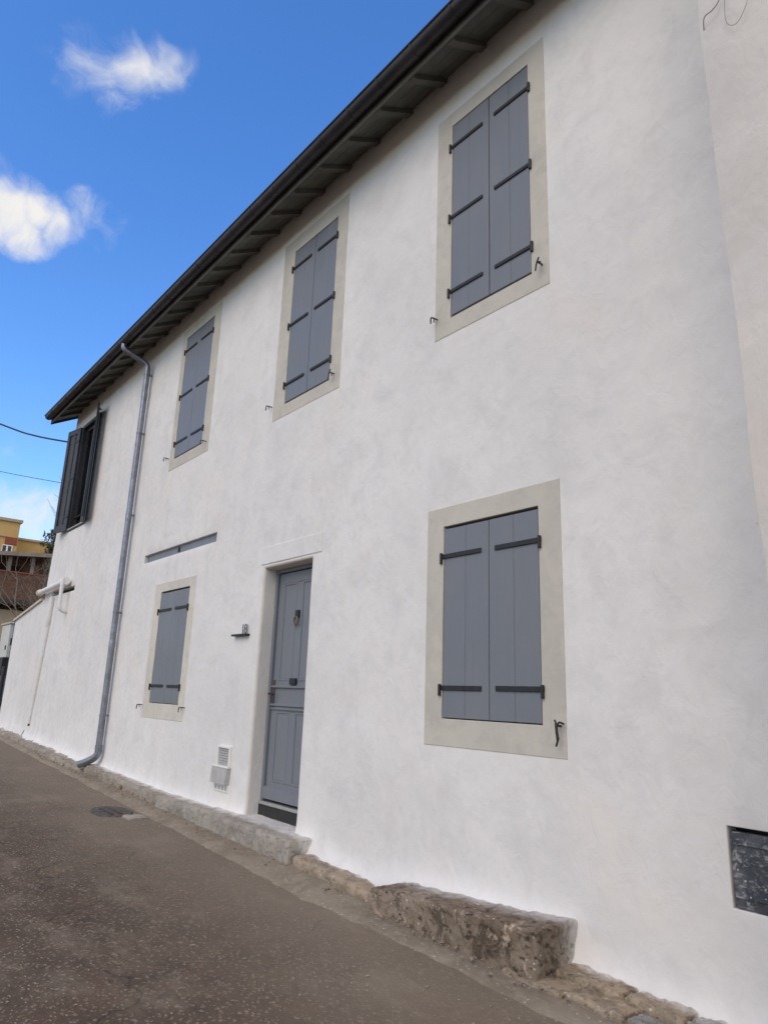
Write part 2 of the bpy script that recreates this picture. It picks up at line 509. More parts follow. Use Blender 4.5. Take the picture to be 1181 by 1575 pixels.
def hatch_mat():
    t = NT('painted_hatch')
    a = t.rng(t.noise(9, 6, 0.7), 0.38, 0.68)
    c = t.mix(a, (0.045, 0.050, 0.062), (0.12, 0.125, 0.14))
    b = t.rng(t.noise(24, 5, 0.7, dist=0.8), 0.55, 0.68)
    c = t.mix(t.math('MULTIPLY', b, 0.7), c, (0.45, 0.45, 0.45))
    st = t.rng(t.noise(1.0, 5, 0.7, t.mapped(scale=(14, 14, 42))), 0.52, 0.68)
    c = t.mix(t.math('MULTIPLY', st, 0.6), c, (0.5, 0.5, 0.5))
    v = t.n.new('ShaderNodeTexVoronoi'); v.inputs['Scale'].default_value = 34
    t.l.new(t.pos, v.inputs['Vector'])
    s = t.n.new('ShaderNodeSeparateColor'); t.l.new(v.outputs['Color'], s.inputs[0])
    sp = t.math('MULTIPLY', t.rng(v.outputs['Distance'], 0.10, 0.22, 1, 0), t.rng(s.outputs[0], 0.6, 0.75))
    c = t.mix(t.math('MULTIPLY', sp, 0.85), c, (0.72, 0.72, 0.72))
    t.col(c)
    t.set(0.5, 0.2)
    t.bump(t.noise(30, 5, 0.7), 0.5, 0.004)


hatch_mat()
M = MATS

# ------------------------------------------------------------------ helpers


def obj(name, verts, faces, mat, parent=None, smooth=False, label=None):
    """one mesh object from world-space vertices, origin at the middle of its foot"""
    me = bpy.data.meshes.new(name)
    xs = [v[0] for v in verts]; ys = [v[1] for v in verts]; zs = [v[2] for v in verts]
    o3 = Vector(((min(xs) + max(xs)) / 2, (min(ys) + max(ys)) / 2, min(zs)))
    me.from_pydata([(v[0] - o3.x, v[1] - o3.y, v[2] - o3.z) for v in verts], [], faces)
    me.materials.append(M[mat])
    if smooth:
        me.polygons.foreach_set('use_smooth', [True] * len(me.polygons))
        me.set_sharp_from_angle(angle=R(38))
    me.update()
    o = bpy.data.objects.new(name, me)
    COL.objects.link(o)
    off = Vector((0, 0, 0))
    if parent is not None:
        o.parent = parent
        p = parent
        while p is not None:
            off += p.location
            p = p.parent
    o.location = o3 - off
    if label:
        o['label'] = label
    return o


def thing(name, loc, label, cat, group=None):
    e = bpy.data.objects.new(name, None)
    e.empty_display_size = 0.2
    COL.objects.link(e)
    e.location = loc
    tag(e, label, cat, group)
    return e


def tag(o, label, cat, group=None):
    o['label'] = label
    o['category'] = cat
    if group:
        o['group'] = group
    return o


def bm_out(bm):
    bm.normal_update()
    vs = [tuple(v.co) for v in bm.verts]
    bm.verts.index_update()
    fs = [[v.index for v in f.verts] for f in bm.faces]
    bm.free()
    return vs, fs


def box_geo(x0, x1, y0, y1, z0, z1, bev=0.0, seg=1):
    bm = bmesh.new()
    bmesh.ops.create_cube(bm, size=1)
    for v in bm.verts:
        v.co = Vector((x0 if v.co.x < 0 else x1, y0 if v.co.y < 0 else y1, z0 if v.co.z < 0 else z1))
    if bev:
        bmesh.ops.bevel(bm, geom=list(bm.edges), offset=bev, segments=seg, affect='EDGES', profile=0.6)
    return bm_out(bm)


def box(name, parent, x0, x1, y0, y1, z0, z1, mat, bev=0.0, seg=1, label=None):
    v, f = box_geo(x0, x1, y0, y1, z0, z1, bev, seg)
    return obj(name, v, f, mat, parent, False, label)


def merge(*geos):
    V, F = [], []
    for v, f in geos:
        n = len(V)
        V += list(v)
        F += [[i + n for i in q] for q in f]
    return V, F


def tube_geo(pts, radii, sides=10, cap=True):
    pts = [Vector(p) for p in pts]
    if not isinstance(radii, (list, tuple)):
        radii = [radii] * len(pts)
    V, F = [], []
    ref = None
    for i, p in enumerate(pts):
        d = (pts[min(i + 1, len(pts) - 1)] - pts[max(i - 1, 0)]).normalized()
        if ref is None:
            ref = Vector((0, 0, 1)) if abs(d.z) < 0.9 else Vector((1, 0, 0))
        a = (ref - d * ref.dot(d)).normalized()
        ref = a
        b = d.cross(a)
        for k in range(sides):
            t = 2 * math.pi * k / sides
            V.append(p + (a * math.cos(t) + b * math.sin(t)) * radii[i])
    for i in range(len(pts) - 1):
        for k in range(sides):
            k2 = (k + 1) % sides
            F.append([i * sides + k, i * sides + k2, (i + 1) * sides + k2, (i + 1) * sides + k])
    if cap:
        F.append(list(range(sides))[::-1])
        F.append([(len(pts) - 1) * sides + k for k in range(sides)])
    return [tuple(v) for v in V], F


def tube(name, parent, pts, radii, mat, sides=10, smooth=True, label=None):
    v, f = tube_geo(pts, radii, sides)
    return obj(name, v, f, mat, parent, smooth, label)


def spline(pts, n=6):
    """Catmull-Rom through the points"""
    P = [Vector(p) for p in pts]
    P = [P[0] * 2 - P[1]] + P + [P[-1] * 2 - P[-2]]
    out = []
    for i in range(1, len(P) - 2):
        for k in range(n):
            t = k / n
            a, b, c, d = P[i - 1], P[i], P[i + 1], P[i + 2]
            out.append(0.5 * ((2 * b) + (c - a) * t + (2 * a - 5 * b + 4 * c - d) * t * t + (3 * b - a - 3 * c + d) * t ** 3))
    out.append(P[-2])
    return out


def fbm(x, y, z, octv=4):
    return noise.fractal(Vector((x, y, z)), 1.0, 2.0, octv, noise_basis='PERLIN_ORIGINAL')


def rough_block(name, parent, x0, x1, y0, y1, z0, z1, mat, amp=0.02, seed=0, cell=0.035, rnd=0.04, zslope=0.0, freq=6.0, label=None, flat_top=False, smooth=True):
    """a weathered stone: subdivided box, edges rounded off, faces broken by noise; z0/z1 given at x0, sloping by zslope per metre"""
    nx = max(2, round((x1 - x0) / cell)); ny = max(2, round((y1 - y0) / cell)); nz = max(2, round((z1 - z0) / cell))
    idx, V, F = {}, [], []

    def vid(i, j, k):
        key = (i, j, k)
        if key not in idx:
            p = Vector((x0 + (x1 - x0) * i / nx, y0 + (y1 - y0) * j / ny, z0 + (z1 - z0) * k / nz))
            # round the edges
            lo = Vector((x0 + rnd, y0 + rnd, z0 + rnd)); hi = Vector((x1 - rnd, y1 - rnd, z1 - rnd))
            c = Vector((min(max(p.x, lo.x), hi.x), min(max(p.y, lo.y), hi.y), min(max(p.z, lo.z), hi.z)))
            d = p - c
            nrm = d.normalized() if d.length > 1e-6 else Vector((0, 0, 1))
            q = c + nrm * min(d.length, rnd) if d.length > rnd else p
            if d.length < 1e-6:
                q = p
            n1 = fbm(q.x * freq + seed * 7.3, q.y * freq, q.z * freq * 1.3)
            n2 = noise.noise(Vector((q.x * freq * 4, q.y * freq * 4 + seed, q.z * freq * 4)))
            a = amp * (n1 + 0.55 * n2)
            if flat_top and nrm.z > 0.7:
                a *= 0.35
            q = q + nrm * a
            q.z += zslope * (q.x - x0)
            idx[key] = len(V)
            V.append(tuple(q))
        return idx[key]

    def quad(a, b, c, d):
        F.append([a, b, c, d])
    for i in range(nx):
        for j in range(ny):
            quad(vid(i, j, nz), vid(i + 1, j, nz), vid(i + 1, j + 1, nz), vid(i, j + 1, nz))
            quad(vid(i, j, 0), vid(i, j + 1, 0), vid(i + 1, j + 1, 0), vid(i + 1, j, 0))
        for k in range(nz):
            quad(vid(i, 0, k), vid(i + 1, 0, k), vid(i + 1, 0, k + 1), vid(i, 0, k + 1))
            quad(vid(i, ny, k), vid(i, ny, k + 1), vid(i + 1, ny, k + 1), vid(i + 1, ny, k))
    for j in range(ny):
        for k in range(nz):
            quad(vid(0, j, k), vid(0, j, k + 1), vid(0, j + 1, k + 1), vid(0, j + 1, k))
            quad(vid(nx, j, k), vid(nx, j + 1, k), vid(nx, j + 1, k + 1), vid(nx, j, k + 1))
    return obj(name, V, F, mat, parent, smooth, label)


def lerp_table(tab, x):
    if x <= tab[0][0]:
        return tab[0][1]
    for (a, va), (b, vb) in zip(tab, tab[1:]):
        if x <= b:
            return va + (vb - va) * (x - a) / (b - a)
    return tab[-1][1]


YW = 3.6                                   # plane of the facade


def road_z(x, y=3.0):
    z = lerp_table([(-70, 1.6), (-40, 1.05), (-17, 0.43), (-11.5, 0.215), (-9.5, 0.155), (-7, 0.085), (-5, 0.03), (-3.6, 0.0), (-2.6, -0.03), (0, -0.075), (8, -0.2), (60, -0.8)], x)
    return z - 0.012 * (3.3 - y) * (1 if y > 0 else 0) - (0.04 if y <= 0 else 0)


# ------------------------------------------------------------------ ground
def grid_sheet(name, xs, ys, zf, mat, smooth=True):
    V = [(x, y, zf(x, y)) for x in xs for y in ys]
    n = len(ys)
    F = [[i * n + j, (i + 1) * n + j, (i + 1) * n + j + 1, i * n + j + 1] for i in range(len(xs) - 1) for j in range(n - 1)]
    return obj(name, V, F, mat, None, smooth)


def frange(a, b, s):
    n = max(1, round((b - a) / s))
    return [a + (b - a) * i / n for i in range(n + 1)]


xs = frange(-900, -70, 60) + frange(-68, 60, 4) + frange(80, 900, 60)
ys = frange(-900, -60, 60) + frange(-50, 60, 5) + frange(80, 900, 60)
g = grid_sheet('ground', xs, ys, lambda x, y: road_z(x, 3.0) - 0.16, 'gutter_concrete')
g['kind'] = 'structure'


def road_h(x, y):
    near = 1.0 if -14 < x < 3 else 0.0
    return road_z(x, y) + near * (0.010 * fbm(x * 0.8, y * 0.8, 2.0, 3) + 0.004 * fbm(x * 5, y * 5, 5.0, 3))


xs = frange(-70, -14, 2) + frange(-13.9, 1.0, 0.07) + frange(1.5, 30, 1.5)
ys = frange(-7, 0, 1.0) + frange(0.1, 3.75, 0.07)
g = grid_sheet('road', xs, ys, road_h, 'asphalt')
g['kind'] = 'structure'

# concrete channel laid between the asphalt and the foot of the house, its edge broken
V, F = [], []
cx = frange(-24, -1.0, 0.05)
for x in cx:
    edge = lerp_table([(-24, 3.25), (-17, 3.22), (-11.5, 3.20), (-9, 3.14), (-7, 3.08), (-5.3, 3.03), (-4.2, 3.0), (-3.2, 3.02), (-1, 2.98)], x)
    edge += 0.035 * fbm(x * 1.7, 1.0, 0.0, 4) + 0.018 * fbm(x * 9, 4.0, 0.0, 3)
    for j in range(9):
        t = j / 8
        y = edge + (3.68 - edge) * t
        h = road_h(x, y) + 0.007 + (0.022 if x < -4.5 else 0.008) * min(1, t * 3) + (0.05 if x < -4.5 else 0.0) * max(0, (t - 0.45)) + 0.006 * fbm(x * 6, y * 6, 9, 3)
        if j == 0:
            h = road_h(x, y) - 0.015
        V.append((x, y, h))
for i in range(len(cx) - 1):
    for j in range(8):
        F.append([i * 9 + j, (i + 1) * 9 + j, (i + 1) * 9 + j + 1, i * 9 + j + 1])
g = obj('street_gutter', V, F, 'gutter_concrete', None, True)
g['kind'] = 'structure'

# ------------------------------------------------------------------ the white house
house = thing('white_house', (-8.1, 3.6, 0.1), 'long white rendered two-storey house with grey shutters along the street', 'house')

UP_ = 0.018
WINS = dict(  # surround x0,x1,z0,z1 ; shutters x0,x1,z0,z1 ; strap heights ; upper?
    a=((-3.877, -2.707, 4.24, 6.41), (-3.69, -2.87, 4.41, 6.26), (0.115, 0.50, 0.885), True),
    b=((-6.494, -5.227, 4.29, 6.51), (-6.253, -5.418, 4.45, 6.32), (0.115, 0.50, 0.885), True),
    c=((-9.36, -8.11, 4.37, 6.54), (-9.21, -8.33, 4.54, 6.39), (0.115, 0.50, 0.885), True),
    d=((-3.917, -2.675, 1.076, 2.80), (-3.733, -2.858, 1.267, 2.628), (0.155, 0.848), False),
    e=((-9.31, -8.05, 1.03, 2.75), (-9.10, -8.22, 1.22, 2.61), (0.165, 0.85), False),
)
DOOR = (-6.43, -5.505, 0.18, 2.66)
SLOT = (-9.89, -7.61, 3.10, 3.225)
W6 = (-14.06, -13.10, 4.26, 6.34)
VSLOT = (-14.38, -13.12, 3.02, 3.12)
HATCH = (-1.775, -1.30, 0.49, 0.86)


def x_left(z):
    return -14.70 - 0.105 * (6.5 - z)


XR = -1.0
TOPZ = 6.90
ZB = [(-17, 0.54), (-15, 0.46), (-10.7, 0.30), (-9, 0.235), (-7.5, 0.19), (-6.9, 0.235), (-5.35, 0.225), (-5.2, 0.16), (-4.4, 0.09), (-4.1, 0.17), (-2.70, 0.19), (-2.62, 0.03), (-1.86, -0.005), (-1, -0.04)]

holes = []
for k, (so, s, st, upp) in WINS.items():
    holes.append((s[0] - 0.03, s[1] + 0.03, s[2] - 0.04, s[3] + 0.04))
holes += [DOOR, SLOT, W6, VSLOT, HATCH]


def lines(a, b, step, must):
    must = sorted(set([a, b] + [v for v in must if a < v < b]))
    out = [must[0]]
    for p, q in zip(must, must[1:]):
        n = max(1, round((q - p) / step))
        out += [p + (q - p) * i / n for i in range(1, n + 1)]
    return out


XL = x_left(6.5)
gx = lines(XL, XR, 0.10, [h[0] for h in holes] + [h[1] for h in holes])
gz = lines(-0.15, 0.62, 0.022, [h[2] for h in holes if h[2] < 0.62]) + lines(0.62, TOPZ, 0.10, [v for h in holes for v in h[2:] if v > 0.62])[1:]
idx, V, F = {}, [], []


def wall_y(x, z):
    d = 1.0
    for h in holes:
        dx = max(h[0] - x, 0, x - h[1]); dz = max(h[2] - z, 0, z - h[3])
        d = min(d, max(0.0, (math.hypot(dx, dz) - 0.25)) / 0.5)
    big = 0.010 * fbm(x * 0.45, z * 0.45, 3.3, 3) * d
    y = YW + big + 0.0016 * fbm(x * 3.2, z * 3.2, 7.7, 3)
    zb = lerp_table(ZB, x) + 0.02 * fbm(x * 4, 3, 1, 3)
    t = (z - zb) / 0.09
    fl = 0.055 * math.exp(-max(t, -0.3) * 1.6) if t < 4 else 0
    if DOOR[0] - 0.06 < x < DOOR[1] + 0.06:
        fl *= 0.4
    return y - fl


def wv(i, j):
    if (i, j) not in idx:
        x, z = gx[i], gz[j]
        y = wall_y(x, z)
        if x < -14.2:                        # battered end of the house
            w = (-14.2 - x) / (-14.2 - XL)
            x = x + (x_left(z) - XL) * w
        idx[(i, j)] = len(V)
        V.append((x, y, z))
    return idx[(i, j)]


def in_hole(x, z):
    return any(h[0] < x < h[1] and h[2] < z < h[3] for h in holes)


for i in range(len(gx) - 1):
    for j in range(len(gz) - 1):
        cxm, czm = (gx[i] + gx[i + 1]) / 2, (gz[j] + gz[j + 1]) / 2
        if not in_hole(cxm, czm):
            F.append([wv(i, j), wv(i + 1, j), wv(i + 1, j + 1), wv(i, j + 1)])
# rounded reveals
REVEAL = set()
for h, depth, rad in [(DOOR, 0.30, 0.022), (SLOT, 0.055, 0.006), (W6, 0.055, 0.003), (VSLOT, 0.16, 0.006), (HATCH, 0.10, 0.006)] + [(q, 0.2, 0.003) for q in holes[:5]]:
    ids = []
    ii = [i for i, x in enumerate(gx) if h[0] - 1e-6 <= x <= h[1] + 1e-6]
    jj = [j for j, z in enumerate(gz) if h[2] - 1e-6 <= z <= h[3] + 1e-6]
    ring = [(i, jj[0]) for i in ii] + [(ii[-1], j) for j in jj[1:]] + [(i, jj[-1]) for i in ii[::-1][1:]] + [(ii[0], j) for j in jj[::-1][1:-1]]
    base = [wv(i, j) for i, j in ring]
    prev = base
    cxm, czm = (h[0] + h[1]) / 2, (h[2] + h[3]) / 2
    for (yy, ins) in [(rad * 0.10, rad * 0.36), (rad * 0.36, rad * 0.70), (rad * 0.7, rad * 0.92), (rad * 1.3, rad), (depth, rad)]:
        cur = []
        for b in base:
            x, y, z = V[b]
            sx = -1 if abs(x - h[1]) < 1e-4 else (1 if abs(x - h[0]) < 1e-4 else 0)
            sz = -1 if abs(z - h[3]) < 1e-4 else (1 if abs(z - h[2]) < 1e-4 else 0)
            wob = 0.004 * fbm(x * 2 + yy * 6, z * 2, 4, 2) if h == DOOR else 0
            cur.append(len(V))
            V.append((x + sx * (ins + wob), y + yy if yy < depth else YW + depth, z + sz * ins))
        n = len(base)
        for a in range(n):
            b = (a + 1) % n
            if h == DOOR:
                REVEAL.add(len(F))
            F.append([prev[a], cur[a], cur[b], prev[b]][::-1])
        prev = cur
# gable, back and far side so that the house is closed
n0 = len(V)
YB = 11.6
V += [(x_left(-0.15), YW + 0.02, -0.15), (x_left(TOPZ), YW + 0.02, TOPZ), (x_left(TOPZ), (YW + YB) / 2, 9.2), (x_left(TOPZ), YB, TOPZ), (x_left(-0.15), YB, -0.15),
      (XR, YW + 0.02, -0.15), (XR, YW + 0.02, TOPZ), (XR, (YW + YB) / 2, 9.2), (XR, YB, TOPZ), (XR, YB, -0.15)]
F += [[n0, n0 + 1, n0 + 2, n0 + 3, n0 + 4], [n0 + 5, n0 + 9, n0 + 8, n0 + 7, n0 + 6], [n0 + 4, n0 + 3, n0 + 8, n0 + 9]]
wall = obj('wall', V, F, 'white_render', house, True)
wall.data.materials.append(M['reveal_render'])
for q in REVEAL:
    wall.data.polygons[q].material_index = 1

# faint raised lintel band over the door
v, f = box_geo(-6.47, -5.36, YW - 0.009, YW + 0.02, 2.68, 2.865, 0.006, 2)
obj('door_lintel', v, f, 'white_render', house)


def frame_geo(o, i, y0, y1, yi):
    """flat band between the outer and the inner rectangle with chamfered rim; y0 front, y1 back, yi depth of inner reveal"""
    ch = 0.003
    loops = [((o[0], o[1], o[2], o[3]), y1), ((o[0], o[1], o[2], o[3]), y0 + ch), ((o[0] + ch, o[1] - ch, o[2] + ch, o[3] - ch), y0),
             ((i[0] - ch, i[1] + ch, i[2] - ch, i[3] + ch), y0), ((i[0], i[1], i[2], i[3]), y0 + ch), ((i[0], i[1], i[2], i[3]), yi)]
    V, F = [], []
    for (r, y) in loops:
        V += [(r[0], y, r[2]), (r[1], y, r[2]), (r[1], y, r[3]), (r[0], y, r[3])]
    for k in range(len(loops) - 1):
        for a in range(4):
            b = (a + 1) % 4
            F.append([k * 4 + a, k * 4 + b, k * 4 + 4 + b, k * 4 + 4 + a])
    return V, F


def bigwall(x, z):
    return YW


def hook(x, z, kind, y=YW):
    """iron shutter dog: a pin out of the wall with a turned tail"""
    if kind == 'dog':
        g1 = tube_geo([(x, y + 0.05, z), (x, y - 0.045, z + 0.002)], 0.007, 8)
        g2 = tube_geo(spline([(x - 0.012, y - 0.040, z + 0.034), (x + 0.002, y - 0.046, z + 0.012), (x + 0.006, y - 0.046, z - 0.035), (x + 0.010, y - 0.044, z - 0.075), (x - 0.004, y - 0.042, z - 0.115)], 4), [0.006] * 4 + [0.009] * 9 + [0.006] * 4, 8)
        g3 = tube_geo(spline([(x + 0.004, y - 0.046, z + 0.0), (x + 0.022, y - 0.04, z + 0.022), (x + 0.040, y - 0.02, z + 0.012)], 4), 0.006, 8)
        v, f = merge(g1, g2, g3)
        return obj('shutter_dog', v, f, 'black_iron', house, True)
    if kind == 'fork':
        g1 = tube_geo([(x, y + 0.05, z), (x - 0.004, y - 0.05, z)], 0.0065, 8)
        g2 = tube_geo(spline([(x - 0.020, y - 0.052, z - 0.065), (x - 0.010, y - 0.054, z - 0.02), (x + 0.004, y - 0.054, z + 0.012), (x + 0.010, y - 0.05, z + 0.030)], 4), 0.006, 8)
        g3 = tube_geo(spline([(x - 0.002, y - 0.054, z), (x + 0.020, y - 0.05, z - 0.012), (x + 0.032, y - 0.046, z - 0.045)], 4), 0.006, 8)
        v, f = merge(g1, g2, g3)
        return obj('shutter_dog', v, f, 'black_iron', house, True)
    g1 = tube_geo(spline([(x + 0.01, y + 0.05, z), (x, y - 0.055, z + 0.004), (x - 0.006, y - 0.068, z - 0.006), (x - 0.006, y - 0.070, z - 0.05)], 4), 0.0065, 8)
    g2 = tube_geo([(x - 0.002, y - 0.035, z + 0.003), (x - 0.002, y - 0.037, z - 0.03)], 0.005, 8)
    v, f = merge(g1, g2)
    return obj('shutter_dog', v, f, 'rusty_iron', house, True)


rng = random.Random(4)
for key, (so, s, straps, upp) in WINS.items():
    inner = (s[0] - 0.006, s[1] + 0.006, s[2] - (0.020 if upp else 0.007), s[3] + (0.007 if upp else 0.020))
    v, f = frame_geo(so, inner, YW - 0.0045, YW + 0.03, YW + 0.16)
    obj('window_surround', v, f, 'pale_surround' if key == 'e' else 'cement_surround', house)
    # dark window behind the closed shutters
    box('window_pane', house, inner[0] - 0.01, inner[1] + 0.01, YW + 0.150, YW + 0.158, inner[2] - 0.01, inner[3] + 0.01, 'window_glass')
    w = s[1] - s[0]
    mid = (s[0] + s[1]) / 2 + (0.004 if key in 'ad' else 0)
    hgt = s[3] - s[2]
    for side in (0, 1):
        lx0, lx1 = (s[0], mid - 0.003) if side == 0 else (mid + 0.003, s[1])
        dy = rng.uniform(-0.0015, 0.0015)
        yf = YW + 0.0015 + dy
        v, f = box_geo(lx0 + 0.004, lx1 - 0.004, yf + 0.0305, yf + 0.045, s[2] + 0.004, s[3] - 0.004, 0.003)
        leaf = obj('shutter', v, f, 'blue_grey_paint', house)
        split = 0.5 + rng.uniform(-0.04, 0.04)
        for (p0, p1) in ((lx0, lx0 + (lx1 - lx0) * split), (lx0 + (lx1 - lx0) * split, lx1)):
            e = rng.uniform(-0.0008, 0.0008)
            box('plank', leaf, p0 + 0.0006, p1 - 0.0006, yf + e, yf + 0.030, s[2], s[3], 'blue_grey_paint', 0.0028)
        for t in straps:
            z = s[3] - hgt * t + rng.uniform(-0.004, 0.004)
            hh = 0.0165 if not upp else 0.0150
            lw = lx1 - lx0
            a, b = (lx0 - 0.030, lx0 + lw * 0.85) if side == 0 else (lx1 - lw * 0.86, lx1 + 0.030)
            box('hinge_strap', leaf, a, b, yf - 0.0120, yf - 0.0008, z - hh, z + hh, 'black_iron', 0.002)
            px = a + 0.010 if side == 0 else b - 0.010
            g1 = tube_geo([(px, yf - 0.016, z - 0.055), (px, yf - 0.016, z + 0.026)], 0.0115, 10)
            g2 = tube_geo([(px, yf - 0.016, z - 0.048), (px, YW + 0.03, z - 0.048)], 0.009, 8)
            v, f = merge(g1, g2)
            obj('hinge_pin', v, f, 'black_iron', leaf, True)
            # screw heads
for (x, z, kd, y) in [(-3.852, 4.430, 'pin', YW), (-2.764, 4.415, 'fork', YW - 0.008), (-6.53, 4.475, 'pin', YW), (-5.323, 4.465, 'fork', YW - 0.008), (-9.41, 4.57, 'pin', YW), (-8.187, 4.51, 'pin', YW - 0.008),
                (-9.33, 1.18, 'pin', YW), (-8.024, 1.185, 'pin', YW), (-2.715, 1.262, 'dog', YW - 0.008)]:
    hook(x, z, kd, y)

# ---- open window near the far end of the house
x0, x1, z0, z1 = W6
win = obj('casement_window', *merge(box_geo(x0 + 0.002, x0 + 0.06, YW + 0.061, YW + 0.12, z0, z1), box_geo(x1 - 0.06, x1 - 0.002, YW + 0.061, YW + 0.12, z0, z1),
                                    box_geo(x0 + 0.06, x1 - 0.06, YW + 0.061, YW + 0.12, z1 - 0.07, z1 - 0.002), box_geo(x0 + 0.06, x1 - 0.06, YW + 0.061, YW + 0.12, z0 + 0.002, z0 + 0.08),
                                    box_geo((x0 + x1) / 2 - 0.04, (x0 + x1) / 2 + 0.04, YW + 0.058, YW + 0.115, z0 + 0.08, z1 - 0.07)), 'dark_shutter', house)
xm = (x0 + x1) / 2
for a, b in ((x0 + 0.061, xm - 0.041), (xm + 0.041, x1 - 0.061)):
    box('pane', win, a, b, YW + 0.085, YW + 0.091, z0 + 0.081, z1 - 0.071, 'clear_glass')
box('dark_room_sheet', house, x0 - 0.3, x1 + 0.3, YW + 0.6, YW + 0.62, z0 - 0.2, z1 + 0.2, 'room_dark')  # near-black sheet added so the room behind reads unlit
box('pale_sheet', win, x0 + 0.20, x1 - 0.03, YW + 0.098, YW + 0.103, z0 + 0.03, z1 - 0.03, 'pale_sheet')  # its pale colour stands in for bright sky reflected in the panes
v, f = frame_geo((x0 - 0.05, x1 + 0.045, z0 - 0.03, z1 + 0.055), (x0 + 0.010, x1 - 0.010, z0 + 0.022, z1 - 0.010), YW - 0.012, YW + 0.03, YW + 0.058)
obj('window_frame', v, f, 'dark_shutter', house)
box('window_sill', house, x0 - 0.05, x1 + 0.05, YW - 0.035, YW + 0.12, z0 - 0.012, z0 + 0.02, 'sill_grey', 0.004)
tube('guard_rail', house, [(x0, YW + 0.05, z0 + 0.24), (x1, YW + 0.05, z0 + 0.24)], 0.012, 'black_iron', 8)


def open_leaf(hx, ang, sgn, lw, zz0, zz1):
    """framed shutter leaf standing ajar off the wall; hx hinge, sgn which way it lies open"""
    c, s_ = math.cos(ang), math.sin(ang)

    def tf(geo):
        v, f = geo
        out = []
        for (u, w, z) in v:       # u along the leaf, w thickness
            out.append((hx + sgn * (u * c) - sgn * 0 + (w * s_) * sgn * 0, YW - 0.02 - u * s_ - w * c, z))
        if sgn < 0:
            f = [q[::-1] for q in f]
        return out, f
    th = 0.04
    st = 0.085
    leaf = obj('shutter', *tf(merge(box_geo(0, st, 0, th, zz0, zz1, 0.003), box_geo(lw - st, lw, 0, th, zz0, zz1, 0.003),
                                    box_geo(st, lw - st, 0.002, th - 0.002, zz1 - 0.11, zz1 - 0.001), box_geo(st, lw - st, 0.002, th - 0.002, zz0 + 0.001, zz0 + 0.13))), 'dark_shutter', house,
               label='dark charcoal boarded shutter leaf standing open')
    nbd = 3
    for k in range(nbd):
        ua, ub = st + (lw - 2 * st) * k / nbd, st + (lw - 2 * st) * (k + 1) / nbd
        obj('plank', *tf(box_geo(ua + 0.006, ub - 0.006, 0.010, th - (0.022 if k != 1 else 0.012), zz0 + 0.12, zz1 - 0.10, 0.003)), 'dark_shutter', leaf)
    for zc in (zz0 + 0.28, (zz0 + zz1) / 2, zz1 - 0.28):
        obj('hinge_strap', *tf(box_geo(-0.03, 0.16, th + 0.0005, th + 0.009, zc - 0.018, zc + 0.018)), 'black_iron', leaf)
    return leaf


open_leaf(x0 - 0.01, R(11), -1, 0.50, z0 - 0.01, z1 + 0.02)
open_leaf(x1 + 0.02, R(17), 1, 0.50, z0 - 0.01, z1 + 0.06)
tube('shutter_stay', house, [(x1 + 0.02, YW - 0.01, z1 + 0.10), (x1 + 0.13, YW - 0.05, z1 + 0.10), (x1 + 0.15, YW - 0.06, z1 + 0.06)], 0.009, 'black_iron', 8)

# ---- slit window over the lower left window
x0, x1, z0, z1 = SLOT
xm = (x0 + x1) / 2
sl = obj('slit_window', *box_geo(x0 - 0.01, x1 + 0.01, YW + 0.052, YW + 0.075, z0 - 0.01, z1 + 0.01), 'blue_grey_paint', house)
box('panel', sl, x0 + 0.07, xm - 0.004, YW + 0.036, YW + 0.0505, z0 + 0.006, z1 - 0.006, 'blue_grey_paint', 0.003)
box('panel', sl, xm + 0.004, x1 - 0.012, YW + 0.036, YW + 0.0505, z0 + 0.006, z1 - 0.006, 'blue_grey_paint', 0.003)
box('latch', sl, xm - 0.018, xm + 0.014, YW + 0.018, YW + 0.0355, z0 + 0.035, z1 - 0.03, 'black_iron', 0.003)

# ---- front door
x0, x1, z0, z1 = DOOR
YD = YW + 0.175
# frame: jambs and head
fr = obj('door_frame', *merge(box_geo(x0 - 0.02, x0 + 0.065, YD - 0.03, YD + 0.08, 0.37, z1 + 0.02), box_geo(x1 - 0.065, x1 + 0.02, YD - 0.03, YD + 0.08, 0.37, z1 + 0.02),
                              box_geo(x0 + 0.065, x1 - 0.065, YD - 0.029, YD + 0.08, z1 - 0.06, z1 + 0.02)), 'blue_grey_paint', house)
lx0, lx1, lz0, lz1 = x0 + 0.075, x1 - 0.068, 0.405, z1 - 0.068
door = obj('door', *box_geo(lx0, lx1, YD + 0.012, YD + 0.05, lz0, lz1), 'blue_grey_paint', house)
lm = (lx0 + lx1) / 2
stw = 0.095
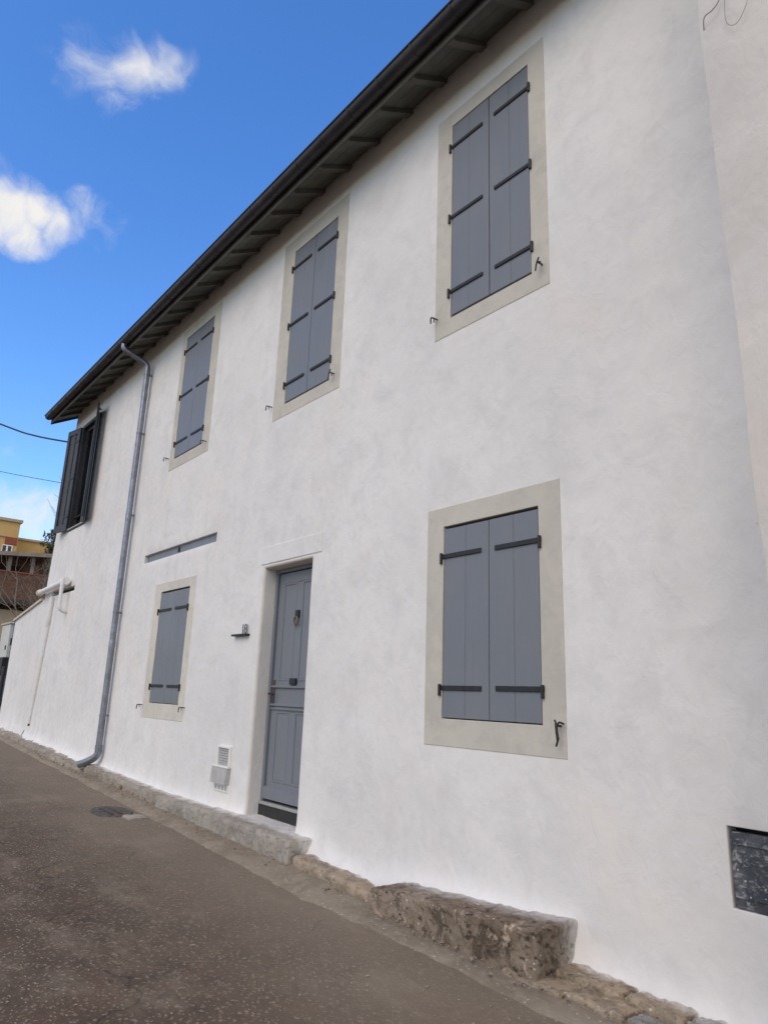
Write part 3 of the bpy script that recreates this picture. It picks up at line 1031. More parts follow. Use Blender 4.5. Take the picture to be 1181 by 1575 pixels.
# stiles, rails and panels
for (a, b, c, d, nm) in [(lx0, lx0 + stw, lz0, lz1, 'stile'), (lx1 - stw, lx1, lz0, lz1, 'stile'), (lm - 0.05, lm + 0.05, lz0 + 0.16, 1.22, 'stile'), (lm - 0.05, lm + 0.05, 1.51, lz1 - 0.11, 'stile'),
                         (lx0 + stw, lx1 - stw, lz1 - 0.11, lz1, 'rail'), (lx0 + stw, lx1 - stw, 1.22, 1.51, 'rail'), (lx0 + stw, lx1 - stw, lz0, lz0 + 0.16, 'rail')]:
    box(nm, door, a + 0.0008, b - 0.0008, YD - 0.008, YD + 0.0115, c + 0.0008, d - 0.0008, 'blue_grey_paint', 0.003)
for (a, b) in ((lx0 + stw, lm - 0.05), (lm + 0.05, lx1 - stw)):
    for (c, d) in ((lz0 + 0.16, 1.22), (1.51, lz1 - 0.11)):
        mv, mf = frame_geo((a - 0.0004, b + 0.0004, c - 0.0004, d + 0.0004), (a + 0.020, b - 0.020, c + 0.020, d - 0.020), YD - 0.0105, YD + 0.0115, YD + 0.002)
        obj('moulding', mv, mf, 'blue_grey_paint', door)
        box('panel', door, a + 0.0205, b - 0.0205, YD - 0.0035, YD + 0.0115, c + 0.0205, d - 0.0205, 'blue_grey_paint', 0.0015)
# middle rail mouldings (drip ledges) and weather board
v, f = [], []


def ledge(za, zb, dep, name):
    v = [(lx0 - 0.004, YD - 0.0085, zb), (lx1 + 0.004, YD - 0.0085, zb), (lx1 + 0.004, YD - dep, zb - 0.012), (lx0 - 0.004, YD - dep, zb - 0.012),
         (lx0 - 0.004, YD - dep, za), (lx1 + 0.004, YD - dep, za), (lx1 + 0.004, YD - 0.0085, za), (lx0 - 0.004, YD - 0.0085, za)]
    f = [[3, 2, 1, 0], [4, 5, 2, 3], [7, 6, 5, 4], [0, 1, 6, 7], [0, 7, 4, 3], [1, 2, 5, 6]]
    obj(name, v, f, 'blue_grey_paint', door)


ledge(1.445, 1.470, 0.030, 'ledge')
ledge(1.270, 1.295, 0.026, 'ledge')
ledge(1.235, 1.258, 0.020, 'ledge')
ledge(lz0 + 0.004, lz0 + 0.115, 0.040, 'weather_board')
# hardware
kx, kz = lm + 0.0, 2.11
kn = obj('knocker', *box_geo(kx - 0.034, kx + 0.030, YD - 0.030, YD - 0.0085, kz + 0.01, kz + 0.085, 0.008, 2), 'black_iron', door)
ring = [(kx + 0.036 * math.cos(t), YD - 0.034, kz - 0.025 + 0.042 * math.sin(t)) for t in [2 * math.pi * i / 14 for i in range(15)]]
tube('knocker_ring', kn, ring, 0.008, 'brass', 8)
lt = obj('letter_flap', *box_geo(lm - 0.05, lm + 0.055, YD - 0.036, YD - 0.0085, 1.475, 1.535, 0.006, 2), 'black_iron', door)
hd = obj('lock_plate', *box_geo(lx0 + 0.004, lx0 + 0.05, YD - 0.018, YD - 0.0085, 1.25, 1.52, 0.004), 'rusty_iron', door)
tube('door_handle', hd, spline([(lx0 + 0.026, YD - 0.018, 1.385), (lx0 + 0.026, YD - 0.065, 1.385), (lx0 + 0.05, YD - 0.075, 1.383), (lx0 + 0.13, YD - 0.072, 1.378)], 4), 0.009, 'black_iron', 8)
box('door_sill', house, x0 + 0.003, x1 - 0.003, YD - 0.055, YD + 0.08, 0.352, 0.380, 'sill_grey', 0.006)
box('door_riser', house, x0 + 0.004, x1 - 0.004, YD - 0.045, YD + 0.08, 0.20, 0.350, 'threshold_black', 0.006)

# ---- number plate, vents, pipes, hatch
sh = obj('number_shelf', *box_geo(-6.925, -6.61, YW - 0.055, YW + 0.01, 1.958, 1.978, 0.004), 'black_iron', house)
for ch, dx in (('1', -6.765), ('8', -6.705)):
    cu = bpy.data.curves.new('numeral', 'FONT')
    cu.body = ch
    cu.size = 0.150
    cu.extrude = 0.003
    cu.offset = -0.001
    to = bpy.data.objects.new('numeral_curve', cu)
    COL.objects.link(to)
    bpy.context.view_layer.update()
    me = bpy.data.meshes.new_from_object(to.evaluated_get(bpy.context.evaluated_depsgraph_get()))
    vs = [(dx + p.co.x * 0.95, YW - 0.022 - p.co.z, 1.9785 + p.co.y) for p in me.vertices]
    fs = [list(p.vertices) for p in me.polygons]
    bpy.data.objects.remove(to)
    bpy.data.meshes.remove(me)
    obj('numeral', vs, fs, 'number_metal', sh)

vt = obj('wall_vent', *frame_geo((-7.045, -6.775, 0.655, 0.845), (-7.030, -6.800, 0.655 + 0.002, 0.825), YW - 0.030, YW + 0.02, YW - 0.010), 'white_plastic', house, label='white framed square wall vent')
box('vent_plate', vt, -7.029, -6.801, YW - 0.012, YW + 0.015, 0.658, 0.824, 'vent_grey', 0.002)
for k in range(6):
    zc = 0.68 + k * 0.024
    box('slat', vt, -7.02, -6.81, YW - 0.020, YW - 0.0125, zc, zc + 0.010, 'vent_grey', 0.002)
# hooded vent under it
xa, xb = -7.105, -6.775
hv = [(xa, YW - 0.045, 0.637), (xb, YW - 0.045, 0.637), (xb, YW + 0.01, 0.650), (xa, YW + 0.01, 0.650), (xa + 0.008, YW - 0.060, 0.485), (xb - 0.012, YW - 0.060, 0.485), (xb - 0.012, YW + 0.01, 0.485), (xa + 0.008, YW + 0.01, 0.485)]
hf = [[3, 2, 1, 0], [0, 1, 5, 4], [4, 5, 6, 7], [1, 2, 6, 5], [0, 4, 7, 3], [2, 3, 7, 6]]
ho = obj('hooded_vent', hv, hf, 'vent_grey', house, label='grey hooded wall vent below the square one')
box('hood_lip', ho, xa - 0.004, xb + 0.004, YW - 0.050, YW + 0.012, 0.638, 0.653, 'white_plastic', 0.003)
box('vent_plate', ho, xa + 0.02, xb - 0.015, YW - 0.014, YW + 0.01, 0.405, 0.484, 'white_plastic', 0.003)
for k in range(4):
    xx = xa + 0.04 + k * 0.072
    box('slot', ho, xx, xx + 0.045, YW - 0.0175, YW - 0.0145, 0.425, 0.46, 'vent_grey')

ha = obj('metal_hatch', *box_geo(HATCH[0] + 0.012, HATCH[1], YW + 0.012, YW + 0.05, HATCH[2] + 0.004, HATCH[3] - 0.028, 0.003), 'painted_hatch', house, label='dark iron wall hatch spattered with white paint')
for zc in (HATCH[2] + 0.055, HATCH[3] - 0.085):
    box('rail', ha, HATCH[0] + 0.020, HATCH[1], YW + 0.002, YW + 0.0115, zc, zc + 0.022, 'painted_hatch', 0.003)
box('hatch_back', ha, HATCH[0] - 0.01, HATCH[1], YW + 0.095, YW + 0.12, HATCH[2] - 0.01, HATCH[3] + 0.01, 'room_dark')

# grey slot, white pipes at the far end
box('slot_back', house, VSLOT[0] - 0.01, VSLOT[1] + 0.01, YW + 0.10, YW + 0.13, VSLOT[2] - 0.01, VSLOT[3] + 0.01, 'room_dark')
tube('waste_pipe', house, [(-15.08, YW - 0.10, 3.135), (-14.3, YW - 0.10, 3.165), (-13.42, YW - 0.10, 3.20)], 0.053, 'white_plastic', 14)
tube('pipe_collar', house, [(-15.10, YW - 0.10, 3.135), (-15.02, YW - 0.10, 3.138)], 0.068, 'cream_coping', 14)
tube('pipe_elbow', house, [(-13.52, YW - 0.10, 3.197), (-13.34, YW - 0.10, 3.204)], 0.070, 'white_plastic', 14)
tube('drain_pipe', house, spline([(-13.36, YW - 0.15, 3.24), (-13.37, YW - 0.15, 3.0), (-13.38, YW - 0.14, 2.78), (-13.385, YW - 0.12, 2.70), (-13.40, YW - 0.05, 2.665), (-13.42, YW + 0.02, 2.66)], 5), 0.034, 'white_plastic', 12)
tube('conduit', house, spline([(-14.36, YW - 0.03, 3.0), (-14.37, YW - 0.035, 2.8), (-14.38, YW - 0.035, 2.58), (-14.42, YW - 0.03, 2.45)], 4), 0.045, 'white_render', 12)
tube('conduit', house, [(-14.39, YW - 0.02, 2.5), (-14.55, YW - 0.02, 1.6), (-14.71, YW - 0.022, 0.68)], [0.030, 0.038, 0.026], 'white_render', 12)
tube('conduit_end', house, [(-14.71, YW - 0.022, 0.679), (-14.72, YW - 0.022, 0.64)], 0.018, 'rusty_iron', 8)

# ---- roof, rafters, gutter, downpipe
EX0, EX1 = -14.97, -1.13
roof_t = math.tan(R(29))


def soff(y):
    return 6.655 + (y - 3.2) * roof_t


YM = (YW + YB) / 2
V = []
for x in (EX0, EX1):
    V += [(x, 3.2055, soff(3.2055)), (x, YM, soff(YM)), (x, 2 * YM - 3.2055, soff(3.2055)), (x, 2 * YM - 3.2055, soff(3.2055) + 0.07), (x, YM, soff(YM) + 0.07), (x, 3.2055, soff(3.2055) + 0.07)]
F = [[0, 1, 2, 3, 4, 5], [6, 11, 10, 9, 8, 7]] + [[k, k + 6, (k + 1) % 6 + 6, (k + 1) % 6] for k in range(6)]
roof = obj('roof', V, F, 'roof_tile', house)
# soffit boards, running along the eave
nb = 3
for k in range(nb):
    ya, yb = 3.206 + k * 0.143, 3.206 + (k + 1) * 0.143 - 0.004
    V = []
    for x in (EX0 + 0.01, EX1):
        V += [(x, ya, soff(ya) - 0.003), (x, yb, soff(yb) - 0.003), (x, yb, soff(yb) - 0.020), (x, ya, soff(ya) - 0.020)]
    obj('soffit_board', V, [[0, 1, 2, 3], [4, 7, 6, 5], [0, 4, 5, 1], [1, 5, 6, 2], [2, 6, 7, 3], [3, 7, 4, 0]], 'eave_wood', roof)
x = -2.35
k = 0
rr = random.Random(2)
while x > EX0 + 0.05:
    w = 0.036
    xx = x + rr.uniform(-0.012, 0.012)
    d = 0.075
    V = []
    for q in (xx - w, xx + w):
        V += [(q, 3.206, soff(3.206) - 0.0205), (q, 3.62, soff(3.62) - 0.0205), (q, 3.62, soff(3.62) - d), (q, 3.23, soff(3.23) - d), (q, 3.206, soff(3.206) - d * 0.75)]
    obj('rafter', V, [[0, 1, 2, 3, 4], [5, 9, 8, 7, 6], [0, 5, 6, 1], [1, 6, 7, 2], [2, 7, 8, 3], [3, 8, 9, 4], [4, 9, 5, 0]], 'eave_wood', roof)
    x -= 0.485
box('fascia', roof, EX0, EX1, 3.190, 3.2045, 6.606, 6.725, 'eave_wood', 0.002)
# barge board on the gable end
V = []
for q in (EX0 - 0.022, EX0 - 0.001):
    V += [(q, 3.18, soff(3.18) - 0.07), (q, YM, soff(YM) - 0.07), (q, YM, soff(YM) + 0.09), (q, 3.18, soff(3.18) + 0.09)]
obj('barge_board', V, [[0, 1, 2, 3], [4, 7, 6, 5], [0, 4, 5, 1], [1, 5, 6, 2], [2, 6, 7, 3], [3, 7, 4, 0]], 'dark_timber', roof)

GY, GZ, GR = 3.122, 6.735, 0.075
prof = [(GY + GR * math.cos(t), GZ + GR * math.sin(t)) for t in [math.pi + math.pi * i / 12 for i in range(13)]]
bead = [(GY - GR + 0.008 * math.cos(t) - 0.004, GZ + 0.004 + 0.008 * math.sin(t)) for t in [0.0 + 2 * math.pi * i / 8 for i in range(9)]]


def extr(profile, xa, xb, name, mat, parent, closed=False, thick=None):
    V, F = [], []
    n = len(profile)
    for x in (xa, xb):
        V += [(x, p[0], p[1]) for p in profile]
    for i in range(n - 1):
        F.append([i, i + 1, n + i + 1, n + i])
    if thick:
        base = len(V)
        for x in (xa, xb):
            V += [(x, GY + (p[0] - GY) * thick, GZ + (p[1] - GZ) * thick) for p in profile]
        for i in range(n - 1):
            F.append([base + i, base + n + i, base + n + i + 1, base + i + 1])
        for i in range(n - 1):
            F.append([i, base + i, base + i + 1, i + 1])
            F.append([n + i, n + i + 1, base + n + i + 1, base + n + i])
        F.append([0, n, base + n, base])
        F.append([n - 1, base + n - 1, base + 2 * n - 1, 2 * n - 1])
    return V, F


V1 = extr(prof, EX0 - 0.02, EX1, '', '', None, thick=0.95)
V2 = tube_geo([(EX0 - 0.02, GY - GR - 0.004, GZ + 0.004), (EX1, GY - GR - 0.004, GZ + 0.004)], 0.009, 8)
capv = [(EX0 - 0.021, p[0], p[1]) for p in prof]
gut = obj('gutter', *merge(V1, V2, (capv, [list(range(13))])), 'gutter_metal', house, True)
x = -2.72
while x > EX0:
    bp = [(GY + (p[0] - GY) * 1.055, GZ + (p[1] - GZ) * 1.055) for p in prof]
    v, f = extr(bp, x - 0.010, x + 0.010, '', '', None, thick=0.93)
    obj('gutter_bracket', v, f, 'gutter_metal', gut, True)
    x -= 0.468 + rr.uniform(-0.03, 0.03)

PX, PY = -10.53, YW - 0.085
dp = tube('downpipe', house, [(PX, PY, 6.33), (PX, PY, 4.0), (PX - 0.003, PY, 2.2), (PX, PY, 0.55)], 0.044, 'zinc', 18)
tube('swan_neck', dp, spline([(-10.60, GY, 6.69), (-10.60, GY + 0.005, 6.61), (-10.585, GY + 0.07, 6.555), (-10.55, PY - 0.09, 6.46), (PX, PY - 0.015, 6.40), (PX, PY, 6.33), (PX, PY, 6.28)], 6), 0.0435, 'zinc', 18)
tube('shoe', dp, spline([(PX, PY, 0.60), (PX, PY, 0.50), (PX - 0.03, PY - 0.03, 0.43), (PX - 0.14, PY - 0.10, 0.365), (PX - 0.24, PY - 0.16, 0.325)], 6), 0.050, 'zinc', 18)
for zc in (6.25, 5.25, 3.93, 2.45, 1.0):
    c1 = tube_geo([(PX, PY, zc - 0.014), (PX, PY, zc + 0.014)], 0.049, 18)
    c2 = box_geo(PX - 0.012, PX + 0.012, PY + 0.045, YW + 0.02, zc - 0.012, zc + 0.012)
    c3 = box_geo(PX + 0.048, PX + 0.078, PY - 0.006, PY + 0.006, zc - 0.012, zc + 0.012)
    obj('pipe_clip', *merge(c1, c2, c3), 'zinc', dp)
for zc in (5.9, 3.90, 2.0):
    tube('pipe_joint', dp, [(PX, PY, zc - 0.05), (PX, PY, zc + 0.03), (PX, PY, zc + 0.04)], [0.0465, 0.048, 0.045], 'zinc', 18)

# ------------------------------------------------------------------ stones at the foot of the house
pl = thing('wall_plinth', (-8.9, 3.5, 0.15), 'cracked concrete plinth along the wall foot between downpipe and doorstep', 'plinth')


def rz(x):
    return road_z(x, 3.4)


for i, (xa, xb, yf, top0, seed, mat) in enumerate([(-10.75, -10.02, 3.42, 0.330, 1, 'plinth_concrete'), (-9.985, -8.955, 3.40, 0.305, 2, 'plinth_concrete'), (-8.945, -8.02, 3.385, 0.275, 3, 'plinth_concrete'), (-8.01, -6.92, 3.355, 0.255, 4, 'step_concrete')]):
    slope = -0.028 if i < 3 else -0.006
    rough_block('plinth_block', pl, xa, xb, yf, 3.66, rz(xa) - 0.08, top0, mat, 0.014, seed, 0.03, 0.028, slope, 5.0, flat_top=True)
for i, (xc, zc, s) in enumerate([(-9.55, 0.19, 0.055), (-9.38, 0.175, 0.045), (-9.22, 0.185, 0.06), (-9.02, 0.165, 0.05), (-8.80, 0.165, 0.055), (-8.62, 0.15, 0.06), (-8.42, 0.15, 0.05), (-8.2, 0.135, 0.045)]):
    rough_block('stone', pl, xc - s * 1.4, xc + s * 1.4, 3.372, 3.46, zc - s * 0.9, zc + s * 0.6, 'broken_stone', 0.012, 20 + i, 0.016, 0.014, 0, 14)

far_pl = thing('wall_footing', (-13.8, 3.5, 0.4), 'low crumbling cement footing under the wall left of the downpipe', 'footing')
for i, (xa, xb, yf, top0) in enumerate([(-17.3, -15.6, 3.40, 0.515), (-15.58, -14.0, 3.38, 0.462), (-13.98, -12.6, 3.36, 0.405), (-12.58, -11.5, 3.34, 0.352), (-11.48, -10.77, 3.36, 0.312)]):
    rough_block('footing_block', far_pl, xa, xb, yf, 3.66, rz(xa) - 0.1, top0, 'plinth_concrete', 0.035, 40 + i, 0.05, 0.05, -0.036, 3.0)

st = rough_block('doorstep', None, -6.94, -5.22, 3.345, 3.80, -0.04, 0.262, 'step_concrete', 0.013, 9, 0.028, 0.025, -0.012, 4.0, flat_top=True)
tag(st, 'worn concrete doorstep below the grey front door', 'step')

ks = rough_block('kerb_stone', None, -5.19, -4.04, 3.36, 3.66, -0.05, 0.138, 'tan_stone', 0.014, 11, 0.025, 0.03, -0.058, 4.5)
tag(ks, 'low tan kerb stone between the doorstep and the brown stone block', 'kerb stone')

sb = rough_block('stone_block', None, -4.03, -2.64, 3.245, 3.66, -0.12, 0.166, 'brown_stone', 0.010, 15, 0.014, 0.018, 0.055, 7.0)
tag(sb, 'rough dark brown stone block against the wall below the big ground-floor window', 'stone block')

rb = thing('rubble_footing', (-2.1, 3.45, 0.0), 'tan and grey rubble footing right of the brown stone block', 'footing')
for i, (xa, xb, ya, za, zb, mat) in enumerate([(-2.86, -2.48, 3.22, -0.12, 0.012, 'tan_stone'), (-2.68, -2.26, 3.40, -0.12, 0.050, 'tan_stone'), (-2.47, -2.16, 3.25, -0.12, 0.015, 'tan_stone'), (-2.25, -1.95, 3.41, -0.12, 0.035, 'tan_stone'), (-2.15, -1.90, 3.27, -0.12, 0.000, 'grey_rubble'),
                                              (-1.94, -1.72, 3.42, -0.12, 0.020, 'grey_rubble'), (-1.89, -1.66, 3.28, -0.13, -0.012, 'grey_rubble'), (-1.71, -1.40, 3.41, -0.13, 0.006, 'grey_rubble'), (-1.65, -1.3, 3.27, -0.14, -0.025, 'grey_rubble')]):
    rough_block('stone', rb, xa, xb, ya, 3.66 if ya > 3.35 else 3.47, za, zb, mat, 0.014, 60 + i, 0.014, 0.014, -0.03, 9.0)

# ------------------------------------------------------------------ neighbour on the right, standing forward
nb_h = thing('neighbour_house', (1.5, 2.7, 0.0), 'beige rendered neighbouring house standing forward at the right edge', 'house')
YN = 2.70
gx2 = frange(0.0, 9.0, 0.12)
gz2 = frange(-0.3, 9.5, 0.08)
V, F = [], []


def nx_left(z):
    return -1.152 + 0.0165 * max(0, 4.5 - z) + 0.010 * fbm(z * 1.6, 2.2, 0, 4) + 0.004 * fbm(z * 9, 7, 0, 3)


for i, u in enumerate(gx2):
    for z in gz2:
        x = nx_left(z) + u
        y = YN + 0.012 * fbm(x * 1.1, z * 1.1, 5, 4) + 0.004 * fbm(x * 5, z * 5, 8, 3)
        if i == 0:
            y += 0.018
        V.append((x, y, z))
n = len(gz2)
for i in range(len(gx2) - 1):
    for j in range(n - 1):
        F.append([i * n + j, (i + 1) * n + j, (i + 1) * n + j + 1, i * n + j + 1])
# rounded arris and return
b0 = len(V)
for off, yy in ((-0.012, 0.045), (-0.014, 1.0)):
    for z in gz2:
        V.append((nx_left(z) + 0.012 + off, YN + yy, z))
for j in range(n - 1):
    F.append([b0 + j, j, j + 1, b0 + j + 1])
    F.append([b0 + n + j, b0 + j, b0 + j + 1, b0 + n + j + 1])
b1 = len(V)
V += [(-1.03, YN + 1.0, -0.3), (7.5, YN + 0.05, -0.3), (7.5, 12, -0.3), (-1.2, 12, -0.3), (-1.03, YN + 1.0, 9.5), (7.5, YN + 0.05, 9.5), (7.5, 12, 9.5), (-1.2, 12, 9.5)]
F += [[b1 + 4, b1 + 5, b1 + 6, b1 + 7], [b1 + 1, b1 + 2, b1 + 6, b1 + 5], [b1 + 2, b1 + 3, b1 + 7, b1 + 6], [b1 + 3, b1, b1 + 4, b1 + 7]]
obj('wall', V, F, 'beige_render', nb_h, True)
tube('cable', nb_h, spline([(-1.132, 2.710, 4.432), (-1.110, 2.675, 4.461), (-1.071, 2.670, 4.464), (-1.038, 2.672, 4.494), (-0.990, 2.660, 4.583), (-0.872, 2.670, 4.728)], 5), 0.0022, 'cable_grey', 6)
tube('cable', nb_h, spline([(-1.007, 2.670, 4.521), (-1.018, 2.672, 4.427), (-1.018, 2.672, 4.356), (-1.000, 2.674, 4.318), (-0.970, 2.672, 4.310), (-0.939, 2.670, 4.347), (-0.919, 2.670, 4.403), (-0.911, 2.670, 4.530)], 5), 0.0012, 'cable_grey', 6)

# ------------------------------------------------------------------ low garden wall at the far left
gw = thing('garden_wall', (-16.3, 3.6, 0.4), 'low white garden wall with sloping coping at the far end of the house', 'wall')
gxs = frange(-17.26, -15.0, 0.15)
V, F = [], []


def gtop(x):
    return 2.985 + (x + 15.31) * 0.140


rows = 14
for x in gxs:
    for j in range(rows + 1):
        z = 0.2 + (gtop(x) - 0.2) * j / rows
        lean = -0.03 * (1 - j / rows) * max(0, (-16.5 - x)) 
        zb = lerp_table(ZB, x)
        V.append((x + lean, YW + 0.006 + 0.006 * fbm(x, z, 3, 3) - 0.05 * math.exp(-max(-0.3, (z - zb) / 0.09) * 1.6), z))
n = rows + 1
for i in range(len(gxs) - 1):
    for j in range(rows):
        F.append([i * n + j, (i + 1) * n + j, (i + 1) * n + j + 1, i * n + j + 1])
b0 = len(V)
V += [(-17.26, YW + 0.26, 0.2), (-17.26, YW + 0.26, gtop(-17.26)), (-15.0, YW + 0.26, gtop(-15.0)), (-15.0, YW + 0.26, 0.2)]
F += [[0] + list(range(1, n)) + [b0 + 1, b0], [b0, b0 + 1, b0 + 2, b0 + 3]]
obj('wall', V, F, 'white_render', gw, True)
V = []
for x in (-17.30, -15.22):
    z = gtop(x)
    V += [(x, YW - 0.035, z + 0.004), (x, YW + 0.30, z + 0.004), (x, YW + 0.30, z + 0.055), (x, YW - 0.035, z + 0.050)]
obj('coping', V, [[0, 1, 2, 3], [4, 7, 6, 5], [0, 4, 5, 1], [1, 5, 6, 2], [2, 6, 7, 3], [3, 7, 4, 0]], 'cream_coping', gw)

# black gate post and meter cabinet beyond it
gp = thing('gate_post', (-17.55, 3.72, 0.45), 'black metal gate post beside the low white wall', 'post')
box('post', gp, -17.60, -17.46, 3.66, 3.80, 0.3, 2.72, 'dark_shutter', 0.006)
box('cap', gp, -17.62, -17.44, 3.64, 3.82, 2.721, 2.76, 'slab_grey', 0.008)
tube('hinge', gp, [(-17.53, 3.64, 0.9), (-17.53, 3.64, 1.06)], 0.02, 'black_iron', 8)
tube('hinge', gp, [(-17.53, 3.64, 2.2), (-17.53, 3.64, 2.36)], 0.02, 'black_iron', 8)
mc = thing('meter_cabinet', (-18.3, 3.7, 0.45), 'pale cabinet with black lower box left of the gate post', 'cabinet')
box('cabinet', mc, -18.75, -17.95, 3.66, 3.95, 1.95, 2.70, 'pale_cabinet', 0.01)
box('lid', mc, -18.79, -17.91, 3.63, 3.98, 2.701, 2.74, 'cream_coping', 0.01)
box('lock', mc, -18.10, -18.04, 3.645, 3.659, 2.12, 2.22, 'black_iron', 0.004)
box('lower_box', mc, -18.65, -17.92, 3.60, 3.92, 1.55, 1.948, 'black_iron', 0.01)
box('pedestal', mc, -18.70, -18.05, 3.70, 3.95, 0.35, 1.549, 'pale_cabinet', 0.01)
tube('cable_pipe', mc, [(-17.86, 3.66, 0.35), (-17.86, 3.66, 1.75)], 0.05, 'dark_shutter', 10)

# ------------------------------------------------------------------ drain cover and litter on the road
dc = thing('drain_cover', (-7.95, 2.92, 0.1), 'dark worn iron cover set in the road with pale cement at one end', 'drain cover')
cz = road_h(-7.95, 2.9)
V, F = [], []
N = 28
for k in range(N):
    t = 2 * math.pi * k / N
    r = 1 + 0.10 * fbm(math.cos(t) * 2, math.sin(t) * 2, 3, 3)
    x, y = -8.02 + 0.30 * r * math.cos(t), 2.90 + 0.19 * r * math.sin(t)
    V.append((x, y, road_h(x, y) + 0.012))
for k in range(N):
    x, y = -8.02 + (V[k][0] + 8.02) * 1.06, 2.90 + (V[k][1] - 2.90) * 1.06
    V.append((x, y, road_h(x, y) - 0.004))
F = [list(range(N))] + [[k, k + N, (k + 1) % N + N, (k + 1) % N] for k in range(N)]
obj('plate', V, F, 'cover_iron', dc)
for k in range(16):
    a, b = k % 8, k // 8
    x, y = -8.20 + a * 0.052 + b * 0.02, 2.84 + b * 0.09
    v, f = box_geo(x - 0.012, x + 0.012, y - 0.016, y + 0.016, road_h(x, y) + 0.0105, road_h(x, y) + 0.021, 0.004)
    obj('stud', v, f, 'rusty_iron', dc)
rough_block('cement_patch', dc, -7.74, -7.50, 2.90, 3.10, road_h(-7.6, 3) - 0.03, road_h(-7.6, 3) + 0.016, 'step_concrete', 0.010, 77, 0.02, 0.015, 0, 9)

lr = random.Random(12)
V, F = [], []
for k in range(900):
    if k < 650:
        x = lr.uniform(-12, -1.2); y = lr.uniform(0.6, 3.15)
    else:
        x = lr.uniform(-9, -1.4); y = lr.gauss(3.12, 0.12)
    y = min(y, 3.30)
    L = lr.uniform(0.004, 0.013) if lr.random() < 0.93 else lr.uniform(0.015, 0.028)
    wd = lr.uniform(0.0018, 0.005)
    a = lr.uniform(0, math.pi)
    z = road_h(x, y) + (0.033 if y > 2.95 else 0.006)
    ca, sa = math.cos(a), math.sin(a)
    n = len(V)
    hs = lr.uniform(0.001, 0.004)
    for (u, w, h) in ((-L, 0, 0), (0, -wd, hs), (L, 0, 0.001), (0, wd, hs * 0.6), (0, 0, hs + 0.003)):
        V.append((x + u * ca - w * sa, y + u * sa + w * ca, z + h))
    F += [[n, n + 1, n + 4], [n + 1, n + 2, n + 4], [n + 2, n + 3, n + 4], [n + 3, n, n + 4]]
lit = obj('leaf_litter', V, F, 'debris')
lit['kind'] = 'stuff'
lit['label'] = 'pale chips and dry leaf bits scattered over the road'
lit['category'] = 'litter'

V, F = [], []
for k in range(700):
    x = lr.uniform(-13, -1.4)
    foot = 3.36 if x < -6.95 else (3.32 if x < -5.2 else (3.33 if x < -4.05 else (3.22 if x < -2.64 else 3.27)))
    y = foot - abs(lr.gauss(0, 0.05)) + 0.01
    r_ = lr.uniform(0.003, 0.009) if lr.random() < 0.9 else lr.uniform(0.010, 0.018)
    z = road_h(x, y) + 0.028 + r_ * 0.3
    n = len(V)
    a = lr.uniform(0, 3.1)
    for (u, w, h) in ((1, 0, 0), (0.1, 1, 0), (-1, 0.2, 0), (-0.1, -0.9, 0), (0.15, 0.1, 0.8), (0, 0, -0.8)):
        u *= r_ * lr.uniform(0.7, 1.3); w *= r_ * lr.uniform(0.6, 1.0)
        V.append((x + u * math.cos(a) - w * math.sin(a), y + u * math.sin(a) + w * math.cos(a), z + h * r_))
    for p, q in ((0, 1), (1, 2), (2, 3), (3, 0)):
        F += [[n + p, n + q, n + 4], [n + q, n + p, n + 5]]
crumb = obj('gravel', V, F, 'broken_stone')
crumb['kind'] = 'stuff'
crumb['label'] = 'loose crumbs of stone along the foot of the wall'
crumb['category'] = 'gravel'

# ------------------------------------------------------------------ overhead cables
def cable(pts, r, label):
    o = tube('overhead_cable', None, spline(pts, 8), r, 'cable_black', 6)
    tag(o, label, 'cable', 'overhead cables')


cable([(-14.80, 3.62, 6.24), (-15.4, 3.0, 6.40), (-16.0, 2.43, 6.67), (-18.5, 0.1, 7.95), (-22, -3.2, 9.9)], 0.018, 'thick black overhead cable running to the far eave corner')
cable([(-15.05, 3.62, 5.42), (-16.5, 2.66, 5.79), (-19, 1.0, 6.5), (-24, -2.2, 8.1)], 0.006, 'thin overhead wire below the thick cable left of the house')

# ------------------------------------------------------------------ far things at the left
D = 60.0
yb = thing('yellow_building', (-64, 6, 0.8), 'yellow rendered apartment building with red panel far beyond the street', 'building')
box('wall', yb, -74, -60, -8, 11.75, 0.5, 13.55, 'yellow_render')
box('parapet', yb, -74.1, -59.85, -8.1, 11.9, 13.551, 13.80, 'ochre_render', 0.03)
box('wing', yb, -76, -63, 11.76, 20, 0.5, 12.75, 'yellow_render')
box('wing_parapet', yb, -76.1, -62.85, 11.92, 20.1, 12.751, 12.95, 'ochre_render', 0.03)
box('ledge', yb, -59.998, -59.9, -8, 10.85, 12.30, 12.42, 'ochre_render', 0.02)
box('panel', yb, -59.998, -59.92, 10.86, 11.70, 11.75, 12.35, 'red_panel', 0.02)
for (ya, yc, za, zb) in ((10.70, 11.45, 10.85, 11.70), (8.2, 9.0, 10.85, 11.7), (10.7, 11.45, 7.9, 9.2), (8.2, 9.0, 7.9, 9.2)):
    w_ = obj('window', *merge(box_geo(-59.998, -59.90, ya, ya + 0.07, za, zb), box_geo(-59.998, -59.90, yc - 0.07, yc, za, zb), box_geo(-59.998, -59.90, ya + 0.07, yc - 0.07, zb - 0.07, zb), box_geo(-59.998, -59.90, ya + 0.07, yc - 0.07, za, za + 0.07), box_geo(-59.998, -59.905, (ya + yc) / 2 - 0.06, (ya + yc) / 2 + 0.06, za + 0.07, zb - 0.07)), 'white_plastic', yb)
    box('pane', w_, -59.998, -59.96, ya + 0.071, (ya + yc) / 2 - 0.061, za + 0.071, zb - 0.071, 'window_glass')
    box('pane', w_, -59.998, -59.96, (ya + yc) / 2 + 0.061, yc - 0.071, za + 0.071, zb - 0.071, 'window_glass')

